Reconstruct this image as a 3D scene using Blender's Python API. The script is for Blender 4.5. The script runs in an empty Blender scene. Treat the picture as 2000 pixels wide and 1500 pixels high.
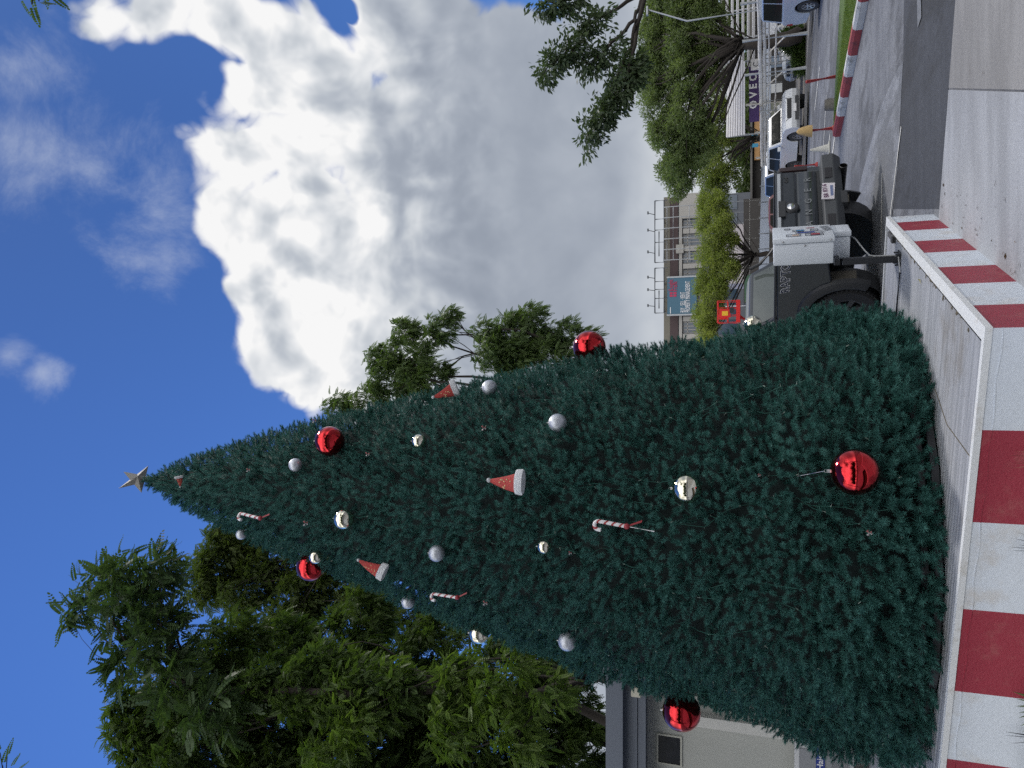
import bpy, bmesh, math, random
import numpy as np
from mathutils import Vector, Matrix

random.seed(7)
rng = np.random.default_rng(11)
SC = bpy.context.scene
COL = SC.collection
R = math.radians

# ------------------------------------------------------------------ camera
HC = 1.6                      # eye height of the photographer
F = 1450.0                    # focal length in photo pixels (2000 px long side)
PITCH = R(19.0)
cam_d = bpy.data.cameras.new("camera")
cam = bpy.data.objects.new("camera", cam_d)
COL.objects.link(cam)
cam_d.sensor_fit = 'HORIZONTAL'
cam_d.sensor_width = 36.0
cam_d.lens = 36.0 * F / 2000.0
cam_d.clip_start = 0.05
cam_d.clip_end = 4000
_f = Vector((0, math.cos(PITCH), math.sin(PITCH)))
_u = Vector((0, -math.sin(PITCH), math.cos(PITCH)))
_r = Vector((1, 0, 0))
# the phone was held upright but the picture is stored lying down: the top of the world is at picture left
cx_, cy_, cz_ = -_u, _r, -_f
cam.matrix_world = Matrix(((cx_.x, cy_.x, cz_.x, 0), (cx_.y, cy_.y, cz_.y, 0), (cx_.z, cy_.z, cz_.z, HC), (0, 0, 0, 1)))
SC.camera = cam

def ray(px, py):
    x = (750.0 - py) / F
    yd = (px - 1000.0) / F
    return Vector((x, math.cos(PITCH) + yd * math.sin(PITCH), math.sin(PITCH) - yd * math.cos(PITCH)))

EYE = Vector((0, 0, HC))
def at(px, py, Y):            # the point seen at a photo pixel, Y metres ahead
    d = ray(px, py)
    return EYE + d * (Y / d.y)
def gnd(px, py, z=0.0):       # the point seen at a photo pixel on level z
    d = ray(px, py)
    return EYE + d * ((z - HC) / d.z)

# ------------------------------------------------------------------ light
SUN_EL, SUN_AZ = R(60), R(50)       # azimuth from straight ahead (+Y) towards the right (+X)
sun_dir = Vector((math.cos(SUN_EL) * math.sin(SUN_AZ), math.cos(SUN_EL) * math.cos(SUN_AZ), math.sin(SUN_EL)))
sd = bpy.data.lights.new("sun", 'SUN')
sd.energy = 1.9
sd.angle = R(7.0)
sd.color = (1.0, 0.95, 0.88)
so = bpy.data.objects.new("sun", sd)
COL.objects.link(so)
so.rotation_euler = (-sun_dir).to_track_quat('-Z', 'Y').to_euler()
so.location = (20, 20, 40)

SC.view_settings.view_transform = 'Standard'
SC.view_settings.look = 'None'
SC.view_settings.exposure = 0.0
SC.view_settings.gamma = 1.0
SC.view_settings.use_curve_mapping = False
SC.cycles.use_denoising = False
SC.cycles.max_bounces = 8
SC.cycles.transparent_max_bounces = 8
SC.cycles.sample_clamp_indirect = 8.0

# ------------------------------------------------------------------ node helper
class NT:
    def __init__(s, tree):
        s.t = tree
    def n(s, typ, **kw):
        nd = s.t.nodes.new(typ)
        for k, v in kw.items():
            setattr(nd, k, v)
        return nd
    def put(s, sock, v):
        if isinstance(v, bpy.types.NodeSocket):
            s.t.links.new(v, sock)
        elif v is not None:
            sock.default_value = v
    def m(s, op, a, b=None, c=None, clamp=False):
        nd = s.n('ShaderNodeMath', operation=op, use_clamp=clamp)
        s.put(nd.inputs[0], a); s.put(nd.inputs[1], b); s.put(nd.inputs[2], c)
        return nd.outputs[0]
    def vm(s, op, a, b=None, scale=None):
        nd = s.n('ShaderNodeVectorMath', operation=op)
        s.put(nd.inputs[0], a)
        if b is not None: s.put(nd.inputs[1], b)
        if scale is not None: s.put(nd.inputs['Scale'], scale)
        return nd.outputs['Value'] if op in ('DISTANCE', 'DOT_PRODUCT', 'LENGTH') else nd.outputs['Vector']
    def mix(s, fac, a, b, blend='MIX'):
        nd = s.n('ShaderNodeMix', data_type='RGBA', blend_type=blend)
        s.put(nd.inputs['Factor'], fac)
        ins = [i for i in nd.inputs if i.type == 'RGBA']
        for i, v in zip(ins, (a, b)):
            s.put(i, v if isinstance(v, bpy.types.NodeSocket) else (*v[:3], 1))
        return [o for o in nd.outputs if o.type == 'RGBA'][0]
    def noise(s, vec, scale, detail=4, rough=0.55, lac=2.0):
        nd = s.n('ShaderNodeTexNoise')
        s.put(nd.inputs['Vector'], vec)
        nd.inputs['Scale'].default_value = scale
        nd.inputs['Detail'].default_value = detail
        nd.inputs['Roughness'].default_value = rough
        nd.inputs['Lacunarity'].default_value = lac
        return nd.outputs['Fac']
    def ramp(s, fac, stops, interp='LINEAR'):
        nd = s.n('ShaderNodeValToRGB')
        nd.color_ramp.interpolation = interp
        e = nd.color_ramp.elements
        while len(e) < len(stops): e.new(0.5)
        for el, (p, c) in zip(e, stops):
            el.position = p
            el.color = (c, c, c, 1) if isinstance(c, (int, float)) else (*c[:3], 1)
        s.put(nd.inputs['Fac'], fac)
        return nd.outputs['Color']
    def sstep(s, x, lo, hi):
        nd = s.n('ShaderNodeMapRange', interpolation_type='SMOOTHSTEP', clamp=True)
        s.put(nd.inputs['Value'], x)
        s.put(nd.inputs['From Min'], lo); s.put(nd.inputs['From Max'], hi)
        return nd.outputs['Result']

# ------------------------------------------------------------------ sky: Nishita blue with banks of cumulus, all laid out by compass direction
def pdir(px, py):
    return ray(px, py).normalized()
def prad(px, py, r):
    return 0.25 * sum((pdir(px + a, py + b) - pdir(px, py)).length for a, b in ((r, 0), (-r, 0), (0, r), (0, -r)))

BLOBS = [(225, 30, 85), (330, 20, 105), (450, 40, 100), (470, 195, 75), (490, 330, 80), (455, 440, 95), (505, 560, 85),
         (545, 690, 90), (610, 745, 70), (640, 200, 120), (620, 400, 120), (850, 90, 130), (560, 70, 70),
         (720, 680, 130), (560, 300, 90), (540, 430, 90), (590, 520, 100), (640, 600, 100), (690, 470, 120), (540, 180, 90), (640, 110, 90), (760, 760, 110), (860, 640, 140), (420, 300, 45), (540, 620, 70), (160, 15, 60), (700, 90, 70), (760, 20, 120), (840, -30, 120), (600, 30, 60), (800, 300, 160), (800, 520, 160), (1000, 200, 200), (1000, 500, 220), (1000, 760, 200),
         (1250, 100, 220), (1250, 400, 220), (1250, 700, 220), (1330, 1000, 200), (1330, 1300, 200), (1180, 1130, 150), (1200, 1480, 150), (1400, 1650, 230), (1500, 300, 200), (1500, 700, 200)]
CLOUD_EXTRA = [((0.9, 0.35, 0.35), 0.45), ((0.8, -0.2, 0.55), 0.55), ((0.95, -0.3, 0.12), 0.45), ((0.15, -0.85, 0.40), 0.75), ((-0.45, -0.80, 0.25), 0.65), ((-0.85, -0.35, 0.30), 0.50)]  # unseen banks out of frame, added for fill light and ball reflections

wg = bpy.data.node_groups.new("cloud_field", 'ShaderNodeTree')
wg.interface.new_socket("Vector", in_out='INPUT', socket_type='NodeSocketVector')
wg.interface.new_socket("Field", in_out='OUTPUT', socket_type='NodeSocketFloat')
g = NT(wg)
gi = g.n('NodeGroupInput'); go = g.n('NodeGroupOutput')
vin = gi.outputs['Vector']
w1 = g.n('ShaderNodeTexNoise'); g.put(w1.inputs['Vector'], vin)
w1.inputs['Scale'].default_value = 5.0; w1.inputs['Detail'].default_value = 3.0
wv = g.vm('SUBTRACT', w1.outputs['Color'], (0.5, 0.5, 0.5))
vd = g.vm('ADD', vin, g.vm('SCALE', wv, scale=0.10))
acc = None
allb = [(pdir(a, b), prad(a, b, r)) for a, b, r in BLOBS] + [(Vector(c).normalized(), r) for c, r in CLOUD_EXTRA]
for c, r in allb:
    dst = g.vm('DISTANCE', vd, tuple(c))
    val = g.m('SUBTRACT', r, dst)
    acc = val if acc is None else g.m('SMOOTH_MAX', acc, val, 0.03)
hole = g.m('SUBTRACT', prad(690, 20, 14), g.vm('DISTANCE', vd, tuple(pdir(680, -12))))
acc = g.m('SUBTRACT', acc, g.m('MULTIPLY', g.m('MAXIMUM', g.m('ADD', hole, 0.012), 0.0), 4.0))
acc = g.m('ADD', acc, g.m('MULTIPLY', g.sstep(acc, 0.0, 0.06), 0.07))
acc = g.m('MINIMUM', acc, 0.16)
puff = None
for sc_, am in ((7.0, 1.0), (14.5, 0.55), (30.0, 0.28), (61.0, 0.13)):      # rounded heads with sharp creases between them
    q = g.m('MULTIPLY', g.m('ABSOLUTE', g.m('SUBTRACT', g.noise(vd, sc_, 0.0), 0.5)), 2.0 * am)
    puff = q if puff is None else g.m('ADD', puff, q)
puff = g.m('SUBTRACT', puff, 0.42)
fb = g.m('SUBTRACT', g.noise(vd, 9.0, 6.0, 0.6), 0.5)
fld = g.m('ADD', acc, g.m('MULTIPLY', puff, 0.095))
fld = g.m('ADD', fld, g.m('MULTIPLY', fb, 0.060))
g.put(go.inputs[0], fld)

sg = bpy.data.node_groups.new("cloud_billows", 'ShaderNodeTree')
sg.interface.new_socket("Vector", in_out='INPUT', socket_type='NodeSocketVector')
sg.interface.new_socket("Height", in_out='OUTPUT', socket_type='NodeSocketFloat')
h = NT(sg); hi = h.n('NodeGroupInput'); ho = h.n('NodeGroupOutput'); hv = hi.outputs['Vector']
hw_ = h.n('ShaderNodeTexNoise'); h.put(hw_.inputs['Vector'], hv); hw_.inputs['Scale'].default_value = 4.0; hw_.inputs['Detail'].default_value = 2.0
hv2 = h.vm('ADD', hv, h.vm('SCALE', h.vm('SUBTRACT', hw_.outputs['Color'], (0.5, 0.5, 0.5)), scale=0.14))
hs = None
for sc_, am in ((5.0, 0.60), (9.5, 0.60), (19.0, 0.36), (40.0, 0.17), (83.0, 0.07)):
    q = h.m('MULTIPLY', h.m('SQRT', h.m('ADD', h.m('POWER', h.m('SUBTRACT', h.noise(hv2, sc_, 0.0), 0.5), 2.0), 0.0035)), 2.0 * am)   # rounded heads, soft creases
    hs = q if hs is None else h.m('ADD', hs, q)
h.put(ho.inputs[0], hs)

world = bpy.data.worlds.new("World")
SC.world = world
world.use_nodes = True
world.cycles.sampling_method = 'MANUAL'
world.cycles.sample_map_resolution = 512
world.node_tree.nodes.clear()
w = NT(world.node_tree)
out = w.n('ShaderNodeOutputWorld')
bg = w.n('ShaderNodeBackground')
sky = w.n('ShaderNodeTexSky', sky_type='NISHITA')
sky.sun_disc = False
sky.sun_elevation = SUN_EL
sky.sun_rotation = SUN_AZ
sky.altitude = 0
sky.air_density = 1.0
sky.dust_density = 0.1
sky.ozone_density = 2.0
SKY_STRENGTH = 0.10
bg.inputs['Strength'].default_value = SKY_STRENGTH
tc = w.n('ShaderNodeTexCoord')
dirv = w.vm('NORMALIZE', tc.outputs['Generated'])
def field(v):
    nd = w.n('ShaderNodeGroup'); nd.node_tree = wg
    w.put(nd.inputs[0], v)
    return nd.outputs[0]
f1 = field(dirv)
def billow(v):
    nd = w.n('ShaderNodeGroup'); nd.node_tree = sg
    w.put(nd.inputs[0], v)
    return nd.outputs[0]
lit = (_u * 0.80 - _r * 0.50 + sun_dir * 0.3).normalized()
alpha = w.sstep(f1, 0.0, 0.035)
relief = w.m('SUBTRACT', billow(dirv), billow(w.vm('ADD', dirv, tuple(lit * 0.034))))
rim = w.sstep(f1, 0.15, 0.03)
sep = w.n('ShaderNodeSeparateXYZ'); w.put(sep.inputs[0], dirv)
big = w.m('SUBTRACT', w.noise(dirv, 3.2, 3.0, 0.5), 0.5)
elv = w.m('ADD', sep.outputs['Z'], w.m('MULTIPLY', big, 0.09))
base = w.ramp(elv, [(0.0, 0.60), (0.09, 0.66), (0.14, 0.58), (0.19, 0.42), (0.28, 0.36), (0.37, 0.40), (0.45, 0.52), (0.53, 0.72), (0.64, 0.74), (0.73, 0.56), (0.80, 0.50), (1.0, 0.55)])
basev = w.n('ShaderNodeRGBToBW'); w.put(basev.inputs[0], base)
# relief is strong where the bank is white and billowy, soft in its grey underside
rs = w.ramp(sep.outputs['Z'], [(0.0, 0.10), (0.30, 0.16), (0.5, 1.0), (1.0, 1.0)])
rsv = w.n('ShaderNodeRGBToBW'); w.put(rsv.inputs[0], rs)
lum = w.m('ADD', basev.outputs[0], w.m('MULTIPLY', w.m('MULTIPLY', relief, 1.05), rsv.outputs[0]))
lum = w.m('ADD', lum, w.m('MULTIPLY', w.m('MULTIPLY', rim, 0.26), rsv.outputs[0]))
lum = w.m('MINIMUM', w.m('SMOOTH_MAX', lum, w.m('ADD', 0.33, w.m('MULTIPLY', w.sstep(sep.outputs['Z'], 0.38, 0.58), 0.17)), 0.25), 0.93)
lum = w.m('MULTIPLY', lum, w.m('ADD', 1.0, w.m('MULTIPLY', w.sstep(sep.outputs['Y'], 0.05, -0.35), 1.9)))            # unseen banks behind the viewer brightened as added fill light
tint = w.ramp(lum, [(0.30, (0.86, 0.98, 1.20)), (0.60, (0.93, 0.99, 1.07)), (0.92, (1.0, 1.0, 1.0))])
ccol = w.vm('SCALE', tint, scale=w.m('MULTIPLY', lum, 1.0 / SKY_STRENGTH))
skyc = w.mix(1.0, sky.outputs['Color'], (0.36, 0.56, 0.92), 'MULTIPLY')
skyc = w.vm('SCALE', skyc, scale=w.m('ADD', 0.95, w.m('MULTIPLY', w.sstep(sep.outputs['X'], 0.35, -0.6), 1.15)))     # the blue is paler on the left
# thin torn veils in the blue
wisp = None
for a, b, r in ((60, 290, 150), (310, 420, 160), (30, 130, 130), (180, 330, 120), (330, 500, 90), (80, 730, 60), (20, 690, 70)):
    v = w.m('SUBTRACT', 1.0, w.m('DIVIDE', w.vm('DISTANCE', dirv, tuple(pdir(a, b))), prad(a, b, r)))
    wisp = v if wisp is None else w.m('SMOOTH_MAX', wisp, v, 0.2)
wq = w.n('ShaderNodeTexNoise'); w.put(wq.inputs['Vector'], dirv); wq.inputs['Scale'].default_value = 3.0
wn = w.noise(w.vm('ADD', dirv, w.vm('SCALE', wq.outputs['Color'], scale=0.25)), 8.0, 9.0, 0.68)
wa = w.m('MULTIPLY', w.sstep(w.m('ADD', w.m('MULTIPLY', wisp, 0.34), wn), 0.50, 0.98), 0.60)
veil = tuple(x / SKY_STRENGTH for x in (0.52, 0.58, 0.72))
skyc = w.mix(wa, skyc, veil)
colr = w.mix(alpha, skyc, ccol)
w.put(bg.inputs['Color'], colr)
w.put(out.inputs['Surface'], bg.outputs[0])

# ------------------------------------------------------------------ materials
MATS = {}
def mat(name, col, rough=0.6, metal=0.0, var=0.12, vscale=6.0, bump=0.0, bscale=40.0, spec=0.5, dirt=None, dscale=3.0, coat=0.0, trans=0.0, stretch=None):
    """Principled surface whose colour wanders a little with world-scale noise; dirt = (colour, amount)"""
    if name in MATS: return MATS[name]
    m = bpy.data.materials.new(name); m.use_nodes = True
    t = NT(m.node_tree); p = m.node_tree.nodes['Principled BSDF']
    geo = t.n('ShaderNodeTexCoord').outputs['Object']
    if stretch: geo = t.vm('MULTIPLY', geo, stretch)
    n = t.noise(geo, vscale, 5.0, 0.6)
    k = t.m('ADD', 1.0 - var, t.m('MULTIPLY', n, 2 * var))
    base = t.n('ShaderNodeRGB'); base.outputs[0].default_value = (*col, 1)
    c = t.vm('SCALE', base.outputs[0], scale=k)
    if dirt:
        dn = t.sstep(t.noise(geo, dscale, 6.0, 0.65), 0.52, 0.72)
        c = t.mix(t.m('MULTIPLY', dn, dirt[1]), c, dirt[0])
    t.put(p.inputs['Base Color'], c)
    t.put(p.inputs['Roughness'], t.m('ADD', rough - 0.06, t.m('MULTIPLY', n, 0.12), clamp=True) if rough > 0.07 else rough)
    p.inputs['Metallic'].default_value = metal
    p.inputs['Specular IOR Level'].default_value = spec
    p.inputs['Coat Weight'].default_value = coat
    p.inputs['Coat Roughness'].default_value = 0.05
    p.inputs['Transmission Weight'].default_value = trans
    if bump:
        b = t.n('ShaderNodeBump'); b.inputs['Strength'].default_value = bump; b.inputs['Distance'].default_value = 0.02
        t.put(b.inputs['Height'], t.noise(geo, bscale, 5.0, 0.65)); t.put(p.inputs['Normal'], b.outputs[0])
    MATS[name] = m
    return m

def leafmat(name, c1, c2, trans=0.35, rough=0.5, tcol=None, ns=0.9, spec=0.3):
    m = bpy.data.materials.new(name); m.use_nodes = True
    t = NT(m.node_tree); nt = m.node_tree; nt.nodes.clear()
    o = t.n('ShaderNodeOutputMaterial'); p = t.n('ShaderNodeBsdfPrincipled'); tr = t.n('ShaderNodeBsdfTranslucent'); mx = t.n('ShaderNodeMixShader')
    g = t.n('ShaderNodeNewGeometry')
    big = t.sstep(t.noise(g.outputs['Position'], ns, 3.0, 0.6), 0.35, 0.65)
    k = t.m('ADD', t.m('MULTIPLY', g.outputs['Random Per Island'], 0.6), t.m('MULTIPLY', big, 0.4))
    c = t.mix(k, c1, c2)
    t.put(p.inputs['Base Color'], c); p.inputs['Roughness'].default_value = rough
    p.inputs['Specular IOR Level'].default_value = spec
    tc_ = t.vm('MULTIPLY', c, tcol or (1.5, 1.7, 0.7))
    t.put(tr.inputs['Color'], tc_); mx.inputs[0].default_value = trans
    nt.links.new(p.outputs[0], mx.inputs[1]); nt.links.new(tr.outputs[0], mx.inputs[2]); nt.links.new(mx.outputs[0], o.inputs['Surface'])
    MATS[name] = m
    return m

# ------------------------------------------------------------------ object helpers
def link(o, parent=None):
    COL.objects.link(o)
    if parent is not None: o.parent = parent
    return o
def tag(o, label=None, cat=None, group=None, kind=None):
    if label: o["label"] = label
    if cat: o["category"] = cat
    if group: o["group"] = group
    if kind: o["kind"] = kind
    return o
def empty(name, loc, label, cat, group=None, rz=0.0):
    o = bpy.data.objects.new(name, None); o.empty_display_size = 0.2
    o.location = loc; o.rotation_euler = (0, 0, rz)
    return tag(link(o), label, cat, group)
def copy_tree(o, parent=None):
    c = o.copy(); COL.objects.link(c); c.parent = parent
    for ch in list(o.children): copy_tree(ch, c)
    return c

def frame_of(d):
    d = Vector(d).normalized()
    a = Vector((0, 0, 1)) if abs(d.z) < 0.9 else Vector((1, 0, 0))
    x = d.cross(a).normalized()
    return x, x.cross(d).normalized(), d

class MB:
    """collects shapes into one mesh"""
    def __init__(s): s.v = []; s.f = []; s.mi = []; s.cur = 0
    def use(s, i): s.cur = i; return s
    def add(s, vs, fs):
        b = len(s.v); s.v.extend(tuple(x) for x in vs)
        for f in fs: s.f.append([b + i for i in f]); s.mi.append(s.cur)
        return s
    def box(s, c, size, rot=None, bev=0.0):
        hx, hy, hz = (a / 2 for a in size); c = Vector(c)
        if bev <= 0:
            vs = [Vector((sx * hx, sy * hy, sz * hz)) for sx in (-1, 1) for sy in (-1, 1) for sz in (-1, 1)]
            fs = [(0, 1, 3, 2), (4, 6, 7, 5), (0, 4, 5, 1), (2, 3, 7, 6), (0, 2, 6, 4), (1, 5, 7, 3)]
        else:
            bm = bmesh.new(); bmesh.ops.create_cube(bm, size=1.0)
            for v in bm.verts: v.co = Vector((v.co.x * size[0], v.co.y * size[1], v.co.z * size[2]))
            bmesh.ops.bevel(bm, geom=list(bm.edges), offset=bev, segments=2, affect='EDGES', profile=0.6)
            bm.verts.index_update()
            vs = [v.co.copy() for v in bm.verts]; fs = [[v.index for v in f.verts] for f in bm.faces]; bm.free()
        if rot is not None: vs = [rot @ v for v in vs]
        return s.add([v + c for v in vs], fs)
    def prism(s, poly, ext):
        """planar polygon (3D points) extruded along ext"""
        n = len(poly); ext = Vector(ext); a = [Vector(p) for p in poly]; b = [p + ext for p in a]
        fs = [list(range(n))[::-1], list(range(n, 2 * n))] + [(i, (i + 1) % n, n + (i + 1) % n, n + i) for i in range(n)]
        return s.add(a + b, fs)
    def tube(s, path, rad, n=8, cap=True):
        path = [Vector(p) for p in path]; m = len(path)
        rad = [rad] * m if isinstance(rad, (int, float)) else rad
        vs = []; fs = []; x = None
        for i, p in enumerate(path):
            d = (path[min(i + 1, m - 1)] - path[max(i - 1, 0)])
            if d.length < 1e-9: d = Vector((0, 0, 1))
            d.normalize()
            if x is None: x, y, _ = frame_of(d)
            else:
                x = (x - d * x.dot(d)); x = x.normalized() if x.length > 1e-6 else frame_of(d)[0]
                y = d.cross(x)
            for k in range(n):
                a = 2 * math.pi * k / n
                vs.append(p + (x * math.cos(a) + y * math.sin(a)) * rad[i])
        for i in range(m - 1):
            for k in range(n):
                fs.append((i * n + k, i * n + (k + 1) % n, (i + 1) * n + (k + 1) % n, (i + 1) * n + k))
        if cap: fs += [list(range(n))[::-1], list(range((m - 1) * n, m * n))]
        return s.add(vs, fs)
    def lathe(s, prof, c=(0, 0, 0), axis=(0, 0, 1), n=24, closed=False, caps=True):
        """prof: (radius, height along axis)"""
        c = Vector(c); x, y, d = frame_of(axis); vs = []; fs = []; m = len(prof)
        for r, h in prof:
            for k in range(n):
                a = 2 * math.pi * k / n
                vs.append(c + d * h + (x * math.cos(a) + y * math.sin(a)) * r)
        for i in range(m - 1 + (1 if closed else 0)):
            j = (i + 1) % m
            for k in range(n): fs.append((i * n + k, i * n + (k + 1) % n, j * n + (k + 1) % n, j * n + k))
        if not closed and caps:
            if prof[0][0] > 1e-4: fs.append(list(range(n))[::-1])
            if prof[-1][0] > 1e-4: fs.append(list(range((m - 1) * n, m * n)))
        return s.add(vs, fs)
    def ball(s, c, r, n=24, sx=1, sy=1, sz=1):
        c = Vector(c); vs = [c + Vector((0, 0, r * sz))]; fs = []; m = n // 2
        for i in range(1, m):
            t = math.pi * i / m
            for k in range(n):
                a = 2 * math.pi * k / n
                vs.append(c + Vector((math.sin(t) * math.cos(a) * sx, math.sin(t) * math.sin(a) * sy, math.cos(t) * sz)) * r)
        vs.append(c - Vector((0, 0, r * sz))); e = len(vs) - 1
        for k in range(n):
            fs.append((0, 1 + k, 1 + (k + 1) % n)); fs.append((e, e - n + (k + 1) % n, e - n + k))
        for i in range(m - 2):
            for k in range(n):
                a = 1 + i * n + k; b = 1 + i * n + (k + 1) % n
                fs.append((a, a + n, b + n, b))
        return s.add(vs, fs)
    def quad(s, *p): return s.add(p, [list(range(len(p)))])
    def loft(s, rings, cap=True):
        n = len(rings[0]); vs = [p for r in rings for p in r]; fs = []
        for i in range(len(rings) - 1):
            for k in range(n): fs.append((i * n + k, i * n + (k + 1) % n, (i + 1) * n + (k + 1) % n, (i + 1) * n + k))
        if cap: fs += [list(range(n))[::-1], list(range((len(rings) - 1) * n, len(rings) * n))]
        return s.add(vs, fs)
    def build(s, name, mats, parent=None, smooth=None, loc=None):
        me = bpy.data.meshes.new(name); me.from_pydata(s.v, [], s.f)
        if not isinstance(mats, (list, tuple)): mats = [mats]
        for m in mats: me.materials.append(m)
        if len(mats) > 1: me.polygons.foreach_set('material_index', s.mi)
        bm = bmesh.new(); bm.from_mesh(me); bmesh.ops.recalc_face_normals(bm, faces=bm.faces); bm.to_mesh(me); bm.free()
        if smooth is not None:
            me.polygons.foreach_set('use_smooth', [True] * len(me.polygons))
            if smooth < 180: me.set_sharp_from_angle(angle=R(smooth))
        me.update()
        o = bpy.data.objects.new(name, me)
        if loc is not None: o.location = loc
        return link(o, parent)

def np_mesh(name, verts, faces, mats, parent=None, mi=None, smooth=False):
    """verts (N,3), faces (M,k) arrays -> one object"""
    me = bpy.data.meshes.new(name); nv = len(verts); nf, k = faces.shape
    me.vertices.add(nv); me.vertices.foreach_set('co', np.ascontiguousarray(verts, np.float32).ravel())
    me.loops.add(nf * k); me.loops.foreach_set('vertex_index', np.ascontiguousarray(faces, np.int32).ravel())
    me.polygons.add(nf); me.polygons.foreach_set('loop_start', np.arange(0, nf * k, k, dtype=np.int32))
    if not isinstance(mats, (list, tuple)): mats = [mats]
    for m in mats: me.materials.append(m)
    if mi is not None: me.polygons.foreach_set('material_index', np.ascontiguousarray(mi, np.int32))
    me.update(calc_edges=True); me.validate()
    return link(bpy.data.objects.new(name, me), parent)

def text_mesh(name, txt, size, origin, xdir, ydir, m, parent=None, depth=0.004, align='CENTER', bold=0.0, sx=1.0, width=None):
    """raised lettering with its baseline along xdir and its up along ydir"""
    cu = bpy.data.curves.new(name, 'FONT'); cu.body = txt; cu.size = size; cu.extrude = depth; cu.align_x = align; cu.align_y = 'CENTER'
    cu.offset = bold; cu.resolution_u = 2
    tmp = bpy.data.objects.new(name, cu); COL.objects.link(tmp)
    dg = bpy.context.evaluated_depsgraph_get()
    me = bpy.data.meshes.new_from_object(tmp.evaluated_get(dg))
    bpy.data.objects.remove(tmp); bpy.data.curves.remove(cu)
    if width:
        xs = [v.co.x for v in me.vertices]; sx = width / (max(xs) - min(xs))
    x = Vector(xdir).normalized(); y = Vector(ydir).normalized(); z = x.cross(y)
    M = Matrix(((x.x * sx, y.x, z.x, origin[0]), (x.y * sx, y.y, z.y, origin[1]), (x.z * sx, y.z, z.z, origin[2]), (0, 0, 0, 1)))
    me.transform(M); me.materials.clear(); me.materials.append(m); me.name = name
    return link(bpy.data.objects.new(name, me), parent)

# ------------------------------------------------------------------ foliage
def t_pinnate(npairs=8, L=1.0, ll=0.2, lw=0.085, droop=0.25):
    """a feather leaf along +x: paired blunt oval leaflets, each one six-sided face; x forward, z up"""
    v = []; f = []
    def leaflet(p, d, q, l, w_):
        n = len(v); v.extend([p + d * 0.008, p + d * l * 0.3 + q * w_ * 0.5, p + d * l * 0.75 + q * w_ * 0.45, p + d * l, p + d * l * 0.75 - q * w_ * 0.45, p + d * l * 0.3 - q * w_ * 0.5]); f.append(tuple(range(n, n + 6)))
    for i in range(npairs):
        s = 0.14 + 0.86 * (i + 0.5) / npairs
        x0 = L * s; z0 = -droop * s * s * L
        k = math.sin(math.pi * (0.18 + 0.74 * s)) ** 0.5
        for sd in (-1, 1):
            d = np.array([0.42, sd * 0.9, -0.12]); d /= np.linalg.norm(d)
            leaflet(np.array([x0, 0, z0]), d, np.array([0.9, -sd * 0.42, -0.1 * sd]), ll * k, lw * k)
    leaflet(np.array([L, 0, -droop * L]), np.array([1, 0, -0.1]), np.array([0, 1.0, 0]), ll * 0.8, lw * 0.9)
    return np.array(v), np.array(f)
def t_bunch(k=12, ll=0.5, lw=0.2, seed=1, spread=1.0):
    """loose tuft of simple leaves around +x"""
    r = np.random.default_rng(seed); v = []; f = []
    for i in range(k):
        d = np.array([0.7, 0, 0]) + r.normal(0, 0.55 * spread, 3); d /= np.linalg.norm(d)
        p = np.array([r.uniform(0, 0.75), r.normal(0, 0.2), r.normal(0, 0.2)])
        s = np.cross(d, r.normal(0, 1, 3)); s /= np.linalg.norm(s); l = ll * r.uniform(0.7, 1.25)
        n = len(v); v += [p, p + d * l * 0.5 + s * lw * 0.5, p + d * l, p + d * l * 0.5 - s * lw * 0.5]; f.append((n, n + 1, n + 2, n + 3))
    return np.array(v), np.array(f)

def place(tmpls, pos, xdir, up, scale, roll=0.0, rg=rng):
    """copies of leaf templates: pos, xdir, up (N,3), scale (N,)"""
    N = len(pos); x = xdir / np.linalg.norm(xdir, axis=1, keepdims=True)
    y = np.cross(up, x); y /= np.maximum(np.linalg.norm(y, axis=1, keepdims=True), 1e-6); z = np.cross(x, y)
    if roll:
        a = rg.normal(0, roll, N)[:, None]; y, z = y * np.cos(a) + z * np.sin(a), z * np.cos(a) - y * np.sin(a)
    which = rg.integers(0, len(tmpls), N); VV = []; FF = []; off = 0
    for k, (tv, tf) in enumerate(tmpls):
        i = np.where(which == k)[0]
        if not len(i): continue
        B = np.stack([x[i], y[i], z[i]], 1)                                  # rows are axes
        P = np.einsum('vk,nkj->nvj', tv, B) * scale[i][:, None, None] + pos[i][:, None, :]
        nv = len(tv)
        FF.append((tf[None] + (np.arange(len(i)) * nv)[:, None, None] + off).reshape(-1, tf.shape[1])); VV.append(P.reshape(-1, 3)); off += len(i) * nv
    return np.concatenate(VV), np.concatenate(FF)

def unit(n, rg=rng):
    d = rg.normal(0, 1, (n, 3)); return d / np.linalg.norm(d, axis=1, keepdims=True)

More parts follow.
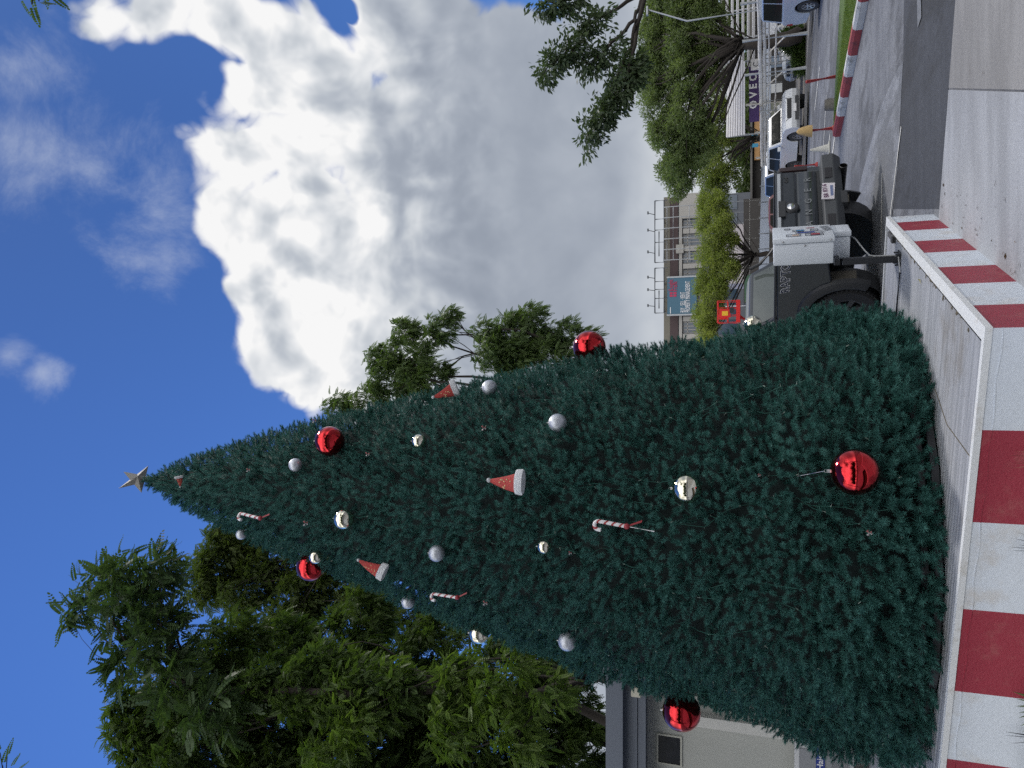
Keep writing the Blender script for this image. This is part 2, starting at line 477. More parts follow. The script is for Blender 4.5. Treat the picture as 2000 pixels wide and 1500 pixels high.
def clump_points(clumps, per_m2, sub=(0.32, 0.5), rg=rng, depth=0.75):
    """clumps: (centre, (rx, ry, rz)); leaves gather in small heads on each clump's shell -> positions, outward directions"""
    P = []; D = []
    for c, r in clumps:
        c = np.array(c); r = np.array(r, float); area = 4 * math.pi * (np.prod(r) ** (2 / 3))
        ns = max(6, int(area / (math.pi * (sub[0] * r.mean()) ** 2) * 0.9))
        u = unit(ns, rg); heads = c + u * r * rg.uniform(0.55, 1.0, (ns, 1))
        nl = max(4, int(area * per_m2 / ns)); sr = r.mean() * rg.uniform(sub[0] * 0.6, sub[1], ns)
        for h, uu, rr in zip(heads, u, sr):
            k = max(3, int(nl * rg.uniform(0.4, 1.6))); q = unit(k, rg); rad = rg.uniform(0.25, 1.0, (k, 1)) ** depth
            P.append(h + q * rad * rr * np.array([1, 1, 0.7])); D.append(q * 0.45 + uu * 0.35 + unit(k, rg) * np.array([0.9, 0.9, 0.5]))
    return np.concatenate(P), np.concatenate(D)

def crown(name, clumps, tmpls, m, per_m2, size, parent, droop=0.35, rg=rng, sub=(0.32, 0.5), roll=0.6):
    P, D = clump_points(clumps, per_m2, sub, rg)
    D = D / np.linalg.norm(D, axis=1, keepdims=True); D[:, 2] -= droop * rg.uniform(0.2, 1.6, len(D))
    up = np.tile(np.array([0.0, 0.0, 1.0]), (len(P), 1)) + rg.normal(0, 0.25, (len(P), 3))
    V, Fc = place(tmpls, P, D, up, size * rg.uniform(0.65, 1.25, len(P)), roll, rg)
    loc = np.array(parent.location); V = V - loc
    return np_mesh(name, V, Fc, m, parent)

def limb(mb, a, b, r0, r1, bend=0.12, n=6, seg=7, rg=rng):
    a, b = Vector(a), Vector(b); L = (b - a).length; o = Vector(rg.normal(0, bend * L, 3)); o.z = abs(o.z) * 0.6
    pts = []; rr = []
    for i in range(seg + 1):
        t = i / seg; w = math.sin(math.pi * t)
        pts.append(a.lerp(b, t) + o * w + Vector(rg.normal(0, 0.012 * L, 3)) * (1 if 0 < i < seg else 0)); rr.append(r0 + (r1 - r0) * t ** 0.8)
    mb.tube(pts, rr, n)
    return pts

def tree(name, base, fork, clumps, label, cat, tm, m, bark, per_m2, size, group=None, r0=0.25, droop=0.35, twigs=3, rg=rng, sub=(0.32, 0.5), stems=None, roll=0.6, fan=0):
    t = empty(name, base, label, cat, group)
    mb = MB(); b = Vector(base)
    for fk in ([fork] if stems is None else stems):
        fk = Vector(fk); pts = limb(mb, b, fk, r0 * (1 if stems is None else 0.75), r0 * 0.62, 0.05, 10, rg=rg)
    fks = [Vector(fork)] if stems is None else [Vector(s) for s in stems]
    for c, r in clumps:
        c = Vector(c); fk = min(fks, key=lambda q: (q - c).length)
        pts = limb(mb, fk, c, r0 * (0.42 if len(clumps) < 14 else 0.28), r0 * 0.08, 0.10, 7, rg=rg)
        for k in range(twigs):
            q = pts[rg.integers(3, len(pts))]; u = Vector(unit(1, rg)[0])
            limb(mb, q, c + Vector((u.x * r[0], u.y * r[1], u.z * r[2])) * 0.85, r0 * 0.12, r0 * 0.03, 0.08, 5, 5, rg=rg)
    for k in range(fan):
        c, r = clumps[rg.integers(0, len(clumps))]; u = Vector(unit(1, rg)[0]); fk = fks[0] + Vector(rg.normal(0, 0.15, 3))
        limb(mb, fk, Vector(c) + Vector((u.x * r[0], u.y * r[1], -abs(u.z) * r[2])), r0 * rg.uniform(0.07, 0.18), r0 * 0.03, 0.15, 6, 8, rg=rg)
    for v in range(len(mb.v)): mb.v[v] = tuple(Vector(mb.v[v]) - b)
    mb.build('trunk', bark, t, smooth=180)
    crown('crown', clumps, tm, m, per_m2, size, t, droop, rg, sub, roll)
    return t

# ------------------------------------------------------------------ shared materials
M_red = mat('red_paint', (0.285, 0.021, 0.043), 0.5, var=0.10, vscale=5, bump=0.25, bscale=60, dirt=((0.36, 0.13, 0.12), 0.4), dscale=6)
M_white = mat('white_paint', (0.61, 0.66, 0.735), 0.55, var=0.07, vscale=4, bump=0.25, bscale=28, dirt=((0.50, 0.43, 0.34), 0.45), dscale=2.6)
M_rim = mat('rim_paint', (0.68, 0.70, 0.72), 0.5, var=0.06, vscale=9, bump=0.2, bscale=50, dirt=((0.40, 0.36, 0.30), 0.45), dscale=9)
M_grime = mat('grime', (0.10, 0.085, 0.06), 0.9, var=0.5, vscale=25)
M_black = mat('black_steel', (0.018, 0.02, 0.026), 0.5, var=0.3, vscale=12)
M_steel = mat('bare_steel', (0.5, 0.5, 0.5), 0.35, metal=1.0)
M_wplastic = mat('white_enclosure', (0.62, 0.66, 0.72), 0.4, var=0.04, vscale=5)
M_rubber = mat('rubber', (0.022, 0.022, 0.024), 0.8, var=0.3, vscale=20)
M_bark = mat('bark', (0.055, 0.042, 0.032), 0.9, var=0.45, vscale=6, bump=0.6, bscale=18)
M_barkd = mat('dark_bark', (0.032, 0.026, 0.022), 0.9, var=0.45, vscale=6, bump=0.6, bscale=18)

A0 = Vector((0.32, 4.90, 0)); E1 = Vector((0.357, 0.934, 0)).normalized(); RR = Vector((E1.y, -E1.x, 0))
def LP(a, b, z=0.0): return A0 + E1 * a + RR * b + Vector((0, 0, z))
def hit(px, py, nrm, p0):
    d = ray(px, py); return EYE + d * ((p0 - EYE).dot(nrm) / d.dot(nrm))
def loc_ab(p): q = p - A0; return q.dot(E1), q.dot(RR)

# ------------------------------------------------------------------ ground
def asphalt(name, c, c2):
    m = bpy.data.materials.new(name); m.use_nodes = True; t = NT(m.node_tree); p = m.node_tree.nodes['Principled BSDF']
    o = t.n('ShaderNodeTexCoord').outputs['Object']
    big = t.noise(t.vm('MULTIPLY', o, (0.7, 0.25, 1)), 0.9, 5, 0.65); agg = t.noise(o, 60.0, 3, 0.8); fine = t.noise(o, 17.0, 5, 0.85)
    streak = t.noise(t.vm('MULTIPLY', o, (0.25, 1.6, 1)), 1.6, 6, 0.7)
    k = t.m('ADD', t.m('MULTIPLY', big, 0.55), t.m('MULTIPLY', streak, 0.45))
    col = t.mix(t.sstep(k, 0.38, 0.62), c, c2)
    k2 = t.m('ADD', 0.0, t.m('ADD', t.m('MULTIPLY', t.m('POWER', agg, 1.5), 1.9), t.m('MULTIPLY', t.m('POWER', fine, 2.0), 1.8)))
    damp = t.sstep(t.noise(t.vm('MULTIPLY', o, (0.8, 0.35, 1)), 0.55, 7, 0.75), 0.46, 0.56)
    col = t.mix(t.m('MULTIPLY', damp, 0.7), col, tuple(x * 0.45 for x in c))
    t.put(p.inputs['Base Color'], t.vm('SCALE', col, scale=k2))
    t.put(p.inputs['Roughness'], t.m('ADD', 0.62, t.m('MULTIPLY', big, 0.25)))
    b = t.n('ShaderNodeBump'); b.inputs['Strength'].default_value = 0.5; b.inputs['Distance'].default_value = 0.008
    t.put(b.inputs['Height'], t.m('ADD', agg, fine)); t.put(p.inputs['Normal'], b.outputs[0])
    return m
M_asph = asphalt('asphalt', (0.095, 0.101, 0.118), (0.165, 0.173, 0.192))
M_asph_old = asphalt('worn_asphalt', (0.175, 0.187, 0.215), (0.25, 0.262, 0.29))
M_asph_new = asphalt('fresh_asphalt', (0.026, 0.030, 0.040), (0.042, 0.047, 0.060))

def concrete(name, c, c2):
    m = bpy.data.materials.new(name); m.use_nodes = True; t = NT(m.node_tree); p = m.node_tree.nodes['Principled BSDF']
    o = t.n('ShaderNodeTexCoord').outputs['Object']
    big = t.noise(t.vm('MULTIPLY', o, (0.5, 1.8, 1)), 1.1, 6, 0.65); fine = t.noise(o, 45.0, 4, 0.7)
    col = t.mix(t.sstep(big, 0.35, 0.65), c, c2)
    vo = t.n('ShaderNodeTexVoronoi'); t.put(vo.inputs['Vector'], o); vo.inputs['Scale'].default_value = 9.0
    pit = t.m('MULTIPLY', t.sstep(vo.outputs['Distance'], 0.10, 0.03), t.sstep(t.noise(o, 3.0, 3), 0.45, 0.6))
    col = t.mix(t.m('MULTIPLY', pit, 0.75), col, (0.10, 0.085, 0.07))
    t.put(p.inputs['Base Color'], t.vm('SCALE', col, scale=t.m('ADD', 0.60, t.m('MULTIPLY', fine, 0.80))))
    p.inputs['Roughness'].default_value = 0.85
    b = t.n('ShaderNodeBump'); b.inputs['Strength'].default_value = 0.35; b.inputs['Distance'].default_value = 0.006
    t.put(b.inputs['Height'], t.m('SUBTRACT', fine, pit)); t.put(p.inputs['Normal'], b.outputs[0])
    return m
M_conc = concrete('concrete', (0.262, 0.274, 0.298), (0.355, 0.372, 0.404))
M_conc_b = concrete('brown_concrete', (0.20, 0.198, 0.20), (0.275, 0.273, 0.275))
M_soil = mat('soil', (0.06, 0.05, 0.035), 0.95, var=0.5, vscale=15, bump=0.8, bscale=30)

def sheet(name, pts, z, m, nsub=0):
    mb = MB(); mb.quad(*[(p[0], p[1], z) for p in pts]); o = mb.build(name, m); tag(o, kind='structure'); return o
mb = MB()       # one sheet to the horizon, with a lower planting strip let in along the plinth front
for a0, a1, b0, b1 in ((-1500, 1500, -0.25, 1500), (-1500, 1500, -1500, -9), (0, 1500, -9, -0.25), (-1500, -1.2, -9, -0.25)): mb.quad(LP(a0, b0, -0.012), LP(a1, b0, -0.012), LP(a1, b1, -0.012), LP(a0, b1, -0.012))
tag(mb.build('ground', M_asph), kind='structure')
EDGE = 3.67
sheet('concrete_apron', [LP(-9, -0.25), LP(-9, 1.203), LP(EDGE, 1.203), LP(EDGE, -0.25)], 0.0, M_conc)
sheet('concrete_apron_rear', [LP(-9, -9), LP(-9, -0.254), LP(-1.2, -0.254), LP(-1.2, -9)], 0.0, M_conc)
sheet('concrete_apron_slab', [LP(-9, 1.217), LP(-9, 9), LP(EDGE, 9), LP(EDGE, 1.217)], 0.0, M_conc_b)
mb = MB(); mb.prism([LP(-1.2, -9, -0.6), LP(-1.2, -0.25, -0.6), LP(-0.002, -0.25, -0.6), LP(-0.002, -9, -0.6)], (0, 0, 0.34)); tag(mb.build('soil_bed', M_soil), kind='structure')
# strip of fresh black asphalt beside the concrete, and a worn wedge beyond it
sheet('fresh_asphalt', [gnd(1866, 0), gnd(1846, 230), gnd(1835, 408), gnd(1742, 408), gnd(1750, 340), gnd(1763, 118), gnd(1764, 0)], -0.007, M_asph_new)
sheet('worn_asphalt', [gnd(1763, 120), gnd(1752, 330), gnd(1741, 420), gnd(1727, 600), gnd(1668, 600), gnd(1668, 415), gnd(1684, 340), gnd(1720, 208), gnd(1752, 135)], -0.0035, M_asph_old)
M_line = mat('road_paint', (0.62, 0.62, 0.6), 0.6, var=0.25, vscale=14)
def strip(name, p, q, wd, z=0.0):
    d = (q - p); n = Vector((-d.y, d.x, 0)).normalized() * wd / 2
    return sheet(name, [p - n, p + n, q + n, q - n], z, M_line)
strip('road_marking', gnd(1760, 247), gnd(1739, 420), 0.045, 0.002)
M_wpaint = mat('worn_paint', (0.16, 0.17, 0.19), 0.8, var=0.85, vscale=45, dirt=((0.036, 0.04, 0.05), 1.0), dscale=14)
M_line, keep_ = M_wpaint, M_line
strip('worn_marking', gnd(1794, -60), gnd(1796, 44), 0.22, 0.002)
M_line = keep_
strip('road_marking', gnd(1723, 338), gnd(1721, 470), 0.05, 0.002)
strip('road_marking', gnd(1630, 268), gnd(1622, 330), 0.14)
for a_, b_ in (((1614, 185), (1605, 345)), ((1621, 262), (1612, 345)), ((1601, 130), (1591, 215))):
    strip('road_marking', gnd(*a_), gnd(*b_), 0.12)

# ------------------------------------------------------------------ striped plinth that carries the tree
ZT = 0.42; PD = 4.0; PB = -7.0
pl = empty('striped_plinth', LP(0, 0), "low raised plinth with red and white striped sides under the Christmas tree", 'plinth')
PM = Matrix.Translation(-LP(0, 0))
def lp(a, b, z): return LP(a, b, z) - LP(0, 0)
mb = MB()
ys = [(1917, 840), (1905, 1020), (1888, 1190), (1870, 1350), (1852, 1482)]
bs = [0.0] + [loc_ab(hit(x, y, E1, LP(0, 0)))[1] for x, y in ys]
dlt = bs[-1] - bs[-3]
while bs[-1] > PB + 1.0: bs.append(bs[-2] + dlt)
bs[-1] = PB
for i in range(len(bs) - 1):
    mb.use(i % 2); mb.quad(lp(0, bs[i], -0.4), lp(0, bs[i + 1], -0.4), lp(0, bs[i + 1], ZT), lp(0, bs[i], ZT))
xs = [(1934, 646), (1899, 596.3), (1862.4, 554.6), (1834, 522), (1808, 493.6), (1789, 471), (1771.5, 450.5), (1755.3, 434.3)]
as_ = [0.0] + [loc_ab(hit(x, y, RR, LP(0, 0)))[0] for x, y in xs[1:]] + [PD]
for i in range(len(as_) - 1):
    mb.use(1 - i % 2); mb.quad(lp(as_[i], 0, -0.02), lp(as_[i + 1], 0, -0.02), lp(as_[i + 1], 0, ZT), lp(as_[i], 0, ZT))
mb.use(0); mb.quad(lp(PD, 0, -0.02), lp(PD, PB, -0.02), lp(PD, PB, ZT), lp(PD, 0, ZT)); mb.quad(lp(0, PB, -0.02), lp(PD, PB, -0.02), lp(PD, PB, ZT), lp(0, PB, ZT))
mb.build('side_wall', [M_white, M_red], pl)
mb = MB()
def rbox(a0, a1, b0, b1, z0, z1):
    mb.prism([lp(a0, b0, z0), lp(a1, b0, z0), lp(a1, b1, z0), lp(a0, b1, z0)], (0, 0, z1 - z0))
rbox(-0.006, 0.045, PB, 0.006, ZT - 0.035, ZT + 0.004)
rbox(0.045, PD + 0.004, -0.085, 0.006, ZT - 0.035, ZT + 0.004)
rbox(PD - 0.03, PD + 0.004, PB, -0.085, ZT - 0.035, ZT + 0.004)
mb.build('rim', M_rim, pl)
md = bpy.data.materials.new('ribbed_deck'); md.use_nodes = True; t = NT(md.node_tree); p = md.node_tree.nodes['Principled BSDF']
o_ = t.n('ShaderNodeTexCoord').outputs['Object']
al = t.vm('DOT_PRODUCT', o_, tuple(E1)); bl = t.vm('DOT_PRODUCT', o_, tuple(RR))
cmb = t.n('ShaderNodeCombineXYZ'); t.put(cmb.inputs[0], t.m('MULTIPLY', al, 6.0)); t.put(cmb.inputs[1], t.m('MULTIPLY', bl, 0.35))
st = t.noise(cmb.outputs[0], 3.0, 5, 0.7); blot = t.noise(o_, 1.3, 5, 0.65); fn = t.noise(o_, 30, 4, 0.7)
c = t.mix(t.sstep(st, 0.3, 0.7), (0.235, 0.25, 0.28), (0.375, 0.39, 0.43))
c = t.mix(t.m('MULTIPLY', t.sstep(blot, 0.52, 0.68), 0.55), c, (0.19, 0.175, 0.16))
t.put(p.inputs['Base Color'], t.vm('SCALE', c, scale=t.m('ADD', 0.85, t.m('MULTIPLY', fn, 0.3)))); p.inputs['Roughness'].default_value = 0.55
b_ = t.n('ShaderNodeBump'); b_.inputs['Strength'].default_value = 0.3; b_.inputs['Distance'].default_value = 0.01
t.put(b_.inputs['Height'], t.m('SINE', t.m('MULTIPLY', al, 90.0))); t.put(p.inputs['Normal'], b_.outputs[0])
mb = MB(); mb.quad(lp(0.045, PB, ZT - 0.012), lp(0.045, -0.115, ZT - 0.012), lp(PD - 0.03, -0.115, ZT - 0.012), lp(PD - 0.03, PB, ZT - 0.012))
mb.build('deck', md, pl)
mb = MB(); mb.quad(lp(0.045, -0.115, ZT - 0.02), lp(0.045, -0.085, ZT - 0.02), lp(PD - 0.03, -0.085, ZT - 0.02), lp(PD - 0.03, -0.115, ZT - 0.02))
rg_ = np.random.default_rng(3)
for k in range(60):
    a = rg_.uniform(0.1, PD - 0.3); mb.ball(lp(a, -0.105 + rg_.normal(0, 0.012), ZT - 0.012), rg_.uniform(0.006, 0.02), 6, 1, 1, 0.5)
mb.build('gutter', M_grime, pl)
mb = MB()       # raised render joint on the front and hairline cracks in the deck
for i in range(len(bs) - 1):
    pts = [lp(0.002, b, ZT - 0.085 + 0.006 * math.sin(b * 14)) for b in np.linspace(bs[i], bs[i + 1], 9)]
    mb.use(i % 2).tube(pts, [0.004 + 0.002 * abs(math.sin(k * 2.3 + i)) for k in range(9)], 5)
mb.build('render_joint', [M_white, M_red], pl)
mb = MB()
for q in ([(1815, 735), (1830, 770), (1850, 830), (1897, 895)], [(1826, 960), (1838, 990), (1845, 1015)]):
    mb.tube([gnd(x, y, ZT - 0.011) - LP(0, 0) for x, y in q], 0.004, 4)
mb.build('deck_crack', M_grime, pl)

# bits of leaf and twig blown onto the concrete
rl = np.random.default_rng(91); lp_ = []; ld_ = []
for k in range(120):
    if k < 80: a = rl.uniform(0.1, 3.6); b = abs(rl.normal(0, 0.22)) + 0.02
    else: a = rl.uniform(-1.0, 3.6); b = rl.uniform(0.0, 3.5)
    lp_.append(tuple(LP(a, b, 0.006))); an = rl.uniform(0, 6.28); ld_.append((math.cos(an), math.sin(an), 0.05))
V, Fc = place([(np.array([[0, 0, 0], [0.5, 0.16, 0.05], [1, 0, 0.02], [0.5, -0.16, 0.03]]), np.array([[0, 1, 2, 3]])), (np.array([[0, -0.03, 0], [0, 0.03, 0.02], [1, 0.03, 0.03], [1, -0.03, 0]]), np.array([[0, 1, 2, 3]]))], np.array(lp_), np.array(ld_), np.tile(np.array([0.0, 0, 1]), (120, 1)), rl.uniform(0.012, 0.055, 120), 0.5, rl)
tag(np_mesh('leaf_litter', V, Fc, leafmat('dry_litter', (0.035, 0.022, 0.014), (0.12, 0.075, 0.04), 0.1)), kind='stuff')

# ------------------------------------------------------------------ the tree
TC = Vector((-1.37, 7.92, 0)); Z0 = 0.50
def AX(z): return TC.x + 0.006 * z          # the frame leans a touch
PROF = [(0.44, 2.0), (0.6, 2.06), (1.0, 2.06), (1.5, 1.98), (2.1, 1.86), (3.2, 1.72), (4.3, 1.50), (5.6, 1.20), (7.0, 0.88), (8.0, 0.62), (8.7, 0.41), (9.15, 0.24), (9.4, 0.13), (9.55, 0.04)]
def RZ(z): return np.interp(z, [p[0] for p in PROF], [p[1] for p in PROF])
def on_tree(px, py, out=0.0):
    d = ray(px, py); best = None
    for k in range(1200):
        tt = 4.5 + k * 0.006; p = EYE + d * tt; q = math.hypot(p.x - AX(p.z), p.y - TC.y); g_ = q - float(RZ(p.z))
        if p.z < 0.42 or p.z > 9.7: continue
        if best is None or g_ < best[0]: best = (g_, p)
        if g_ < 0: break
    p = best[1]; n = Vector((p.x - AX(p.z), p.y - TC.y, 0)); n.normalize(); n.z = 0.2; n.normalize()
    back = -d.normalized()
    return p + back * out, n
xt = empty('christmas_tree', TC + Vector((0, 0, ZT)), "huge dark green cone-shaped artificial Christmas tree hung with balls and hats on the striped plinth", 'christmas tree')
xo = np.array(xt.location)
def t_tip(k, nn, L=1.0, nl=0.29, nw=0.03, seed=0, side=0):
    r = np.random.default_rng(seed); v = []; f = []
    shoots = [((0, 0, 0), (1, 0, 0), L)]
    for s in range(side):
        a = r.uniform(0, 6.28); x0 = r.uniform(0.05, 0.45); d = np.array([0.75, 0.7 * math.cos(a), 0.7 * math.sin(a)]); shoots.append(((x0, 0, 0), d / np.linalg.norm(d), L * r.uniform(0.5, 0.75)))
    for o, d, l in shoots:
        o = np.array(o); d = np.array(d, float); x = np.cross(d, [0.1, 0.3, 1]); x /= np.linalg.norm(x); y = np.cross(d, x)
        n_ = int(nn * l)
        for i in range(n_):
            s = 0.04 + 0.96 * i / n_; a = i * 2.39996 + r.normal(0, 0.3); th = (1.38 - 0.85 * s ** 1.8) + r.normal(0, 0.12)
            q = d * math.cos(th) + (x * math.cos(a) + y * math.sin(a)) * math.sin(th); w_ = np.cross(q, d); w_ /= max(np.linalg.norm(w_), 1e-6)
            p = o + d * l * s; ln = nl * r.uniform(0.75, 1.15)
            m_ = len(v); v += [p - w_ * nw / 2, p + w_ * nw / 2, p + q * ln]; f.append((m_, m_ + 1, m_ + 2))
    return np.array(v), np.array(f)
TIPS = [t_tip(0, 84, seed=s, side=sd, nw=0.046) for s, sd in ((1, 0), (2, 0), (3, 1), (4, 1))]
NT_ = 25500; NO_ = 13000
zz = np.linspace(0.44, 9.55, 600); rz = RZ(zz); wgt = np.sqrt(1 + np.gradient(rz, zz) ** 2) * rz + 0.02; cdf = np.cumsum(wgt) / wgt.sum()
ua = rng.uniform(0, 1, NT_); ub = rng.uniform(0, 1, NT_); q_ = np.arange(NO_); ua[:NO_] = (q_ * 0.7548776662) % 1; ub[:NO_] = (q_ * 0.5698402910) % 1     # the outermost tips are evenly spread
z = np.interp(ua, cdf, zz); th = (ub * 2 - 1) * math.pi   # th = 0 faces the street in front
keep = (np.abs(th) < 2.35) | (rng.uniform(0, 1, NT_) < 0.35); outer = (np.arange(NT_) < NO_)[keep]; z = z[keep]; th = th[keep]; n_ = len(z)
bump = 0.035 * np.sin(th * 7 + z * 3.1) + 0.03 * np.sin(th * 13 - z * 5.3 + 1.7) + 0.03 * np.sin(th * 3 + z * 9.0)
dep = np.where(outer, rng.uniform(0.0, 0.20, n_), 0.28 + 0.75 * rng.uniform(0, 1, n_))
rad = RZ(z) * (1 + bump * 0.5) - 0.10 - dep * 0.27 * np.clip(RZ(z) / 0.5, 0.25, 1)
rad = np.maximum(rad, 0.0)
nx = np.sin(th); ny = -np.cos(th)
P = np.stack([AX(z) + nx * rad, TC.y + ny * rad, z - 0.02], 1)
D = np.stack([nx, ny, np.full(n_, 0.22)], 1) + rng.normal(0, 0.36, (n_, 3)); low = np.clip((1.6 - z) / 1.6, 0, 1)
D[:, 2] -= low * 0.45; D[:, 2] += np.clip((z - 8.8) * 1.2, 0, 0.9)
up = rng.normal(0, 1, (n_, 3))
sc = (0.108 + 0.06 * low) * rng.uniform(0.8, 1.2, n_) * np.where(outer, 1.08, 0.9)
V, Fc = place(TIPS, P, D, up, sc)
m_ndl = leafmat('pine_needles', (0.023, 0.088, 0.078), (0.076, 0.198, 0.176), trans=0.15, rough=0.55, tcol=(1.1, 1.3, 1.1), ns=9.0, spec=0.12)
np_mesh('crown', V - xo, Fc, m_ndl, xt)
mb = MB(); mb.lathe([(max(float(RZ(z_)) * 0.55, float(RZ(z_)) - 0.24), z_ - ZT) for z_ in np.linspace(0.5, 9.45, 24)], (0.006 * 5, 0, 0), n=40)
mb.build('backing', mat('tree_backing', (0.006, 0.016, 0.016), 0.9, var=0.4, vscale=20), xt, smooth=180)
mb = MB()
mb.lathe([(1.89, 0.0), (1.95, 0.0), (1.95, 0.05), (1.89, 0.05)], n=16, closed=True)
mb.lathe([(1.84, 0.085), (1.90, 0.085), (1.90, 0.13), (1.84, 0.13)], n=16, closed=True)
for k in range(16):
    a = 2 * math.pi * k / 16; mb.box((1.87 * math.cos(a), 1.87 * math.sin(a), 0.065), (0.05, 0.05, 0.13))
    mb.tube([(1.87 * math.cos(a), 1.87 * math.sin(a), 0.1), (0.9 * math.cos(a), 0.9 * math.sin(a), 0.12)], 0.02, 6)
mb.build('base_frame', M_black, xt)
mb = MB(); rg_ = np.random.default_rng(5)
for k in range(22):
    a = -1.5 + 3.0 * k / 21; path = []; zc = 0.7
    while zc < 9.2 - 0.9 * abs(math.sin(k * 4.1)):
        r_ = float(RZ(zc)) + rg_.uniform(-0.16, -0.02); a += rg_.normal(0, 0.045) / max(0.3, r_); path.append(Vector((AX(zc) + math.sin(a) * r_, TC.y - math.cos(a) * r_, zc)) - Vector(xo)); zc += rg_.uniform(0.07, 0.16)
    mb.use(0).tube(path, 0.0028, 3, cap=False)
    for q in path[::2]:
        e = Vector(unit(1, rg_)[0]) * 0.026; mb.use(1).tube([q, q + e], [0.0045, 0.003], 4)
mb.build('light_string', [mat('green_wire', (0.025, 0.085, 0.07), 0.6, spec=0.1), mat('clear_bulb', (0.20, 0.25, 0.22), 0.25)], xt)

# ------------------------------------------------------------------ ornaments
M_rball = mat('red_mirror', (0.52, 0.008, 0.016), 0.09, metal=1.0, var=0.03, coat=0.6)
M_gball = mat('champagne_mirror', (0.80, 0.76, 0.62), 0.05, metal=1.0, var=0.03)
def glit():
    m = bpy.data.materials.new('silver_glitter'); m.use_nodes = True; t = NT(m.node_tree); p = m.node_tree.nodes['Principled BSDF']
    o = t.n('ShaderNodeTexCoord').outputs['Object']; v = t.n('ShaderNodeTexVoronoi'); t.put(v.inputs['Vector'], o); v.inputs['Scale'].default_value = 160.0
    t.put(p.inputs['Base Color'], t.mix(t.noise(o, 60, 3, 0.7), (0.36, 0.39, 0.45), (0.72, 0.74, 0.80))); p.inputs['Metallic'].default_value = 0.75; p.inputs['Roughness'].default_value = 0.42
    b = t.n('ShaderNodeBump'); b.inputs['Strength'].default_value = 0.45; b.inputs['Distance'].default_value = 0.004; t.put(b.inputs['Height'], v.outputs['Color']); t.put(p.inputs['Normal'], b.outputs[0])
    return m
M_glit = glit()
M_cap = mat('silver_cap', (0.7, 0.7, 0.72), 0.25, metal=1.0)
BALLS = [  # px, py, radius px, kind, how far out of the foliage (share of radius), label
 (1670, 922, 45, 'r', 1.0, "largest red ball, low on the front of the tree just above its black base frame"),
 (1331, 1390, 37, 'r', 0.5, "big red ball on the tree flank in front of the grey shed wall"),
 (1151, 678, 32, 'r', 0.6, "big red ball on the street-side edge of the tree under the open cloud"),
 (644, 862, 29, 'r', 0.8, "orange-red ball high on the tree near a small glitter ball"),
 (607, 1107, 28, 'r', 0.5, "crimson ball on the edge of the tree partly behind a small mirror ball"),
 (1341, 955, 28, 'g', 0.9, "largest mirror ball, above the big low red ball"),
 (672, 1014, 20, 'g', 0.8, "mid-size mirror ball in the upper tree midway between two red balls"),
 (818, 862, 14, 'g', 0.8, "small mirror ball below the orange-red ball"),
 (1063, 1068, 14, 'g', 0.7, "small mirror ball just above the striped candy cane with the stick"),
 (617, 1088, 13, 'g', 1.5, "small mirror ball hanging in front of the crimson ball"),
 (935, 1238, 19, 'g', 0.4, "mirror ball on the edge of the tree against the leafy trees"),
 (1470, 633, 17, 'g', 0.5, "mirror ball on the edge of the tree in front of the pickup cab"),
 (1089, 826, 18, 's', 0.8, "biggest glitter ball in the middle of the tree on the street side"),
 (956, 757, 15, 's', 0.6, "glitter ball beside the santa hat on the street-side edge"),
 (577, 908, 13, 's', 0.8, "small glitter ball high on the tree above the orange-red ball"),
 (853, 1081, 16, 's', 0.7, "glitter ball in the middle of the tree above the small mirror ball"),
 (797, 1176, 13, 's', 0.2, "small glitter ball half hidden on the edge above the thin candy cane"),
 (1108, 1253, 18, 's', 0.6, "glitter ball low on the edge of the tree over the shed roof"),
 (471, 1044, 10, 's', 0.1, "tiny glitter ball half hidden on the edge under the topmost candy cane"),
]
bmats = {'r': M_rball, 'g': M_gball, 's': M_glit}
bnames = {'r': ('red ball ornaments on the tree',), 'g': ('mirror ball ornaments on the tree',), 's': ('glitter ball ornaments on the tree',)}
for px, py, rp, kd, outp, lab in BALLS:
    p, n = on_tree(px, py); dist = (p - EYE).dot(_f); r_ = rp / F * dist
    p, n = on_tree(px, py, r_ * (outp - 0.45))
    mb = MB(); mb.ball((0, 0, 0), r_, 40)
    o = mb.build('ornament_ball', bmats[kd], smooth=180, loc=p); tag(o, lab, 'ornament', bnames[kd][0])
    mb = MB(); mb.lathe([(r_ * 0.09, r_ * 0.97), (r_ * 0.09, r_ * 1.09), (r_ * 0.04, r_ * 1.11), (0.0, r_ * 1.11)], n=12)
    ring = [Vector((math.cos(a) * r_ * 0.06, 0, r_ * 1.16 + math.sin(a) * r_ * 0.06)) for a in np.linspace(0, 6.28, 12)]
    mb.tube(ring, r_ * 0.012, 5)
    inward = Vector((-n.x, -n.y, 0)) * r_ * (1.2 if rp > 35 else 0.8)
    mb.tube([(0, 0, r_ * 1.2), Vector((0, 0, r_ * (2.3 if rp > 40 else 1.6))) + inward], 0.0011, 4)
    mb.build('cap', M_cap, o, smooth=40)

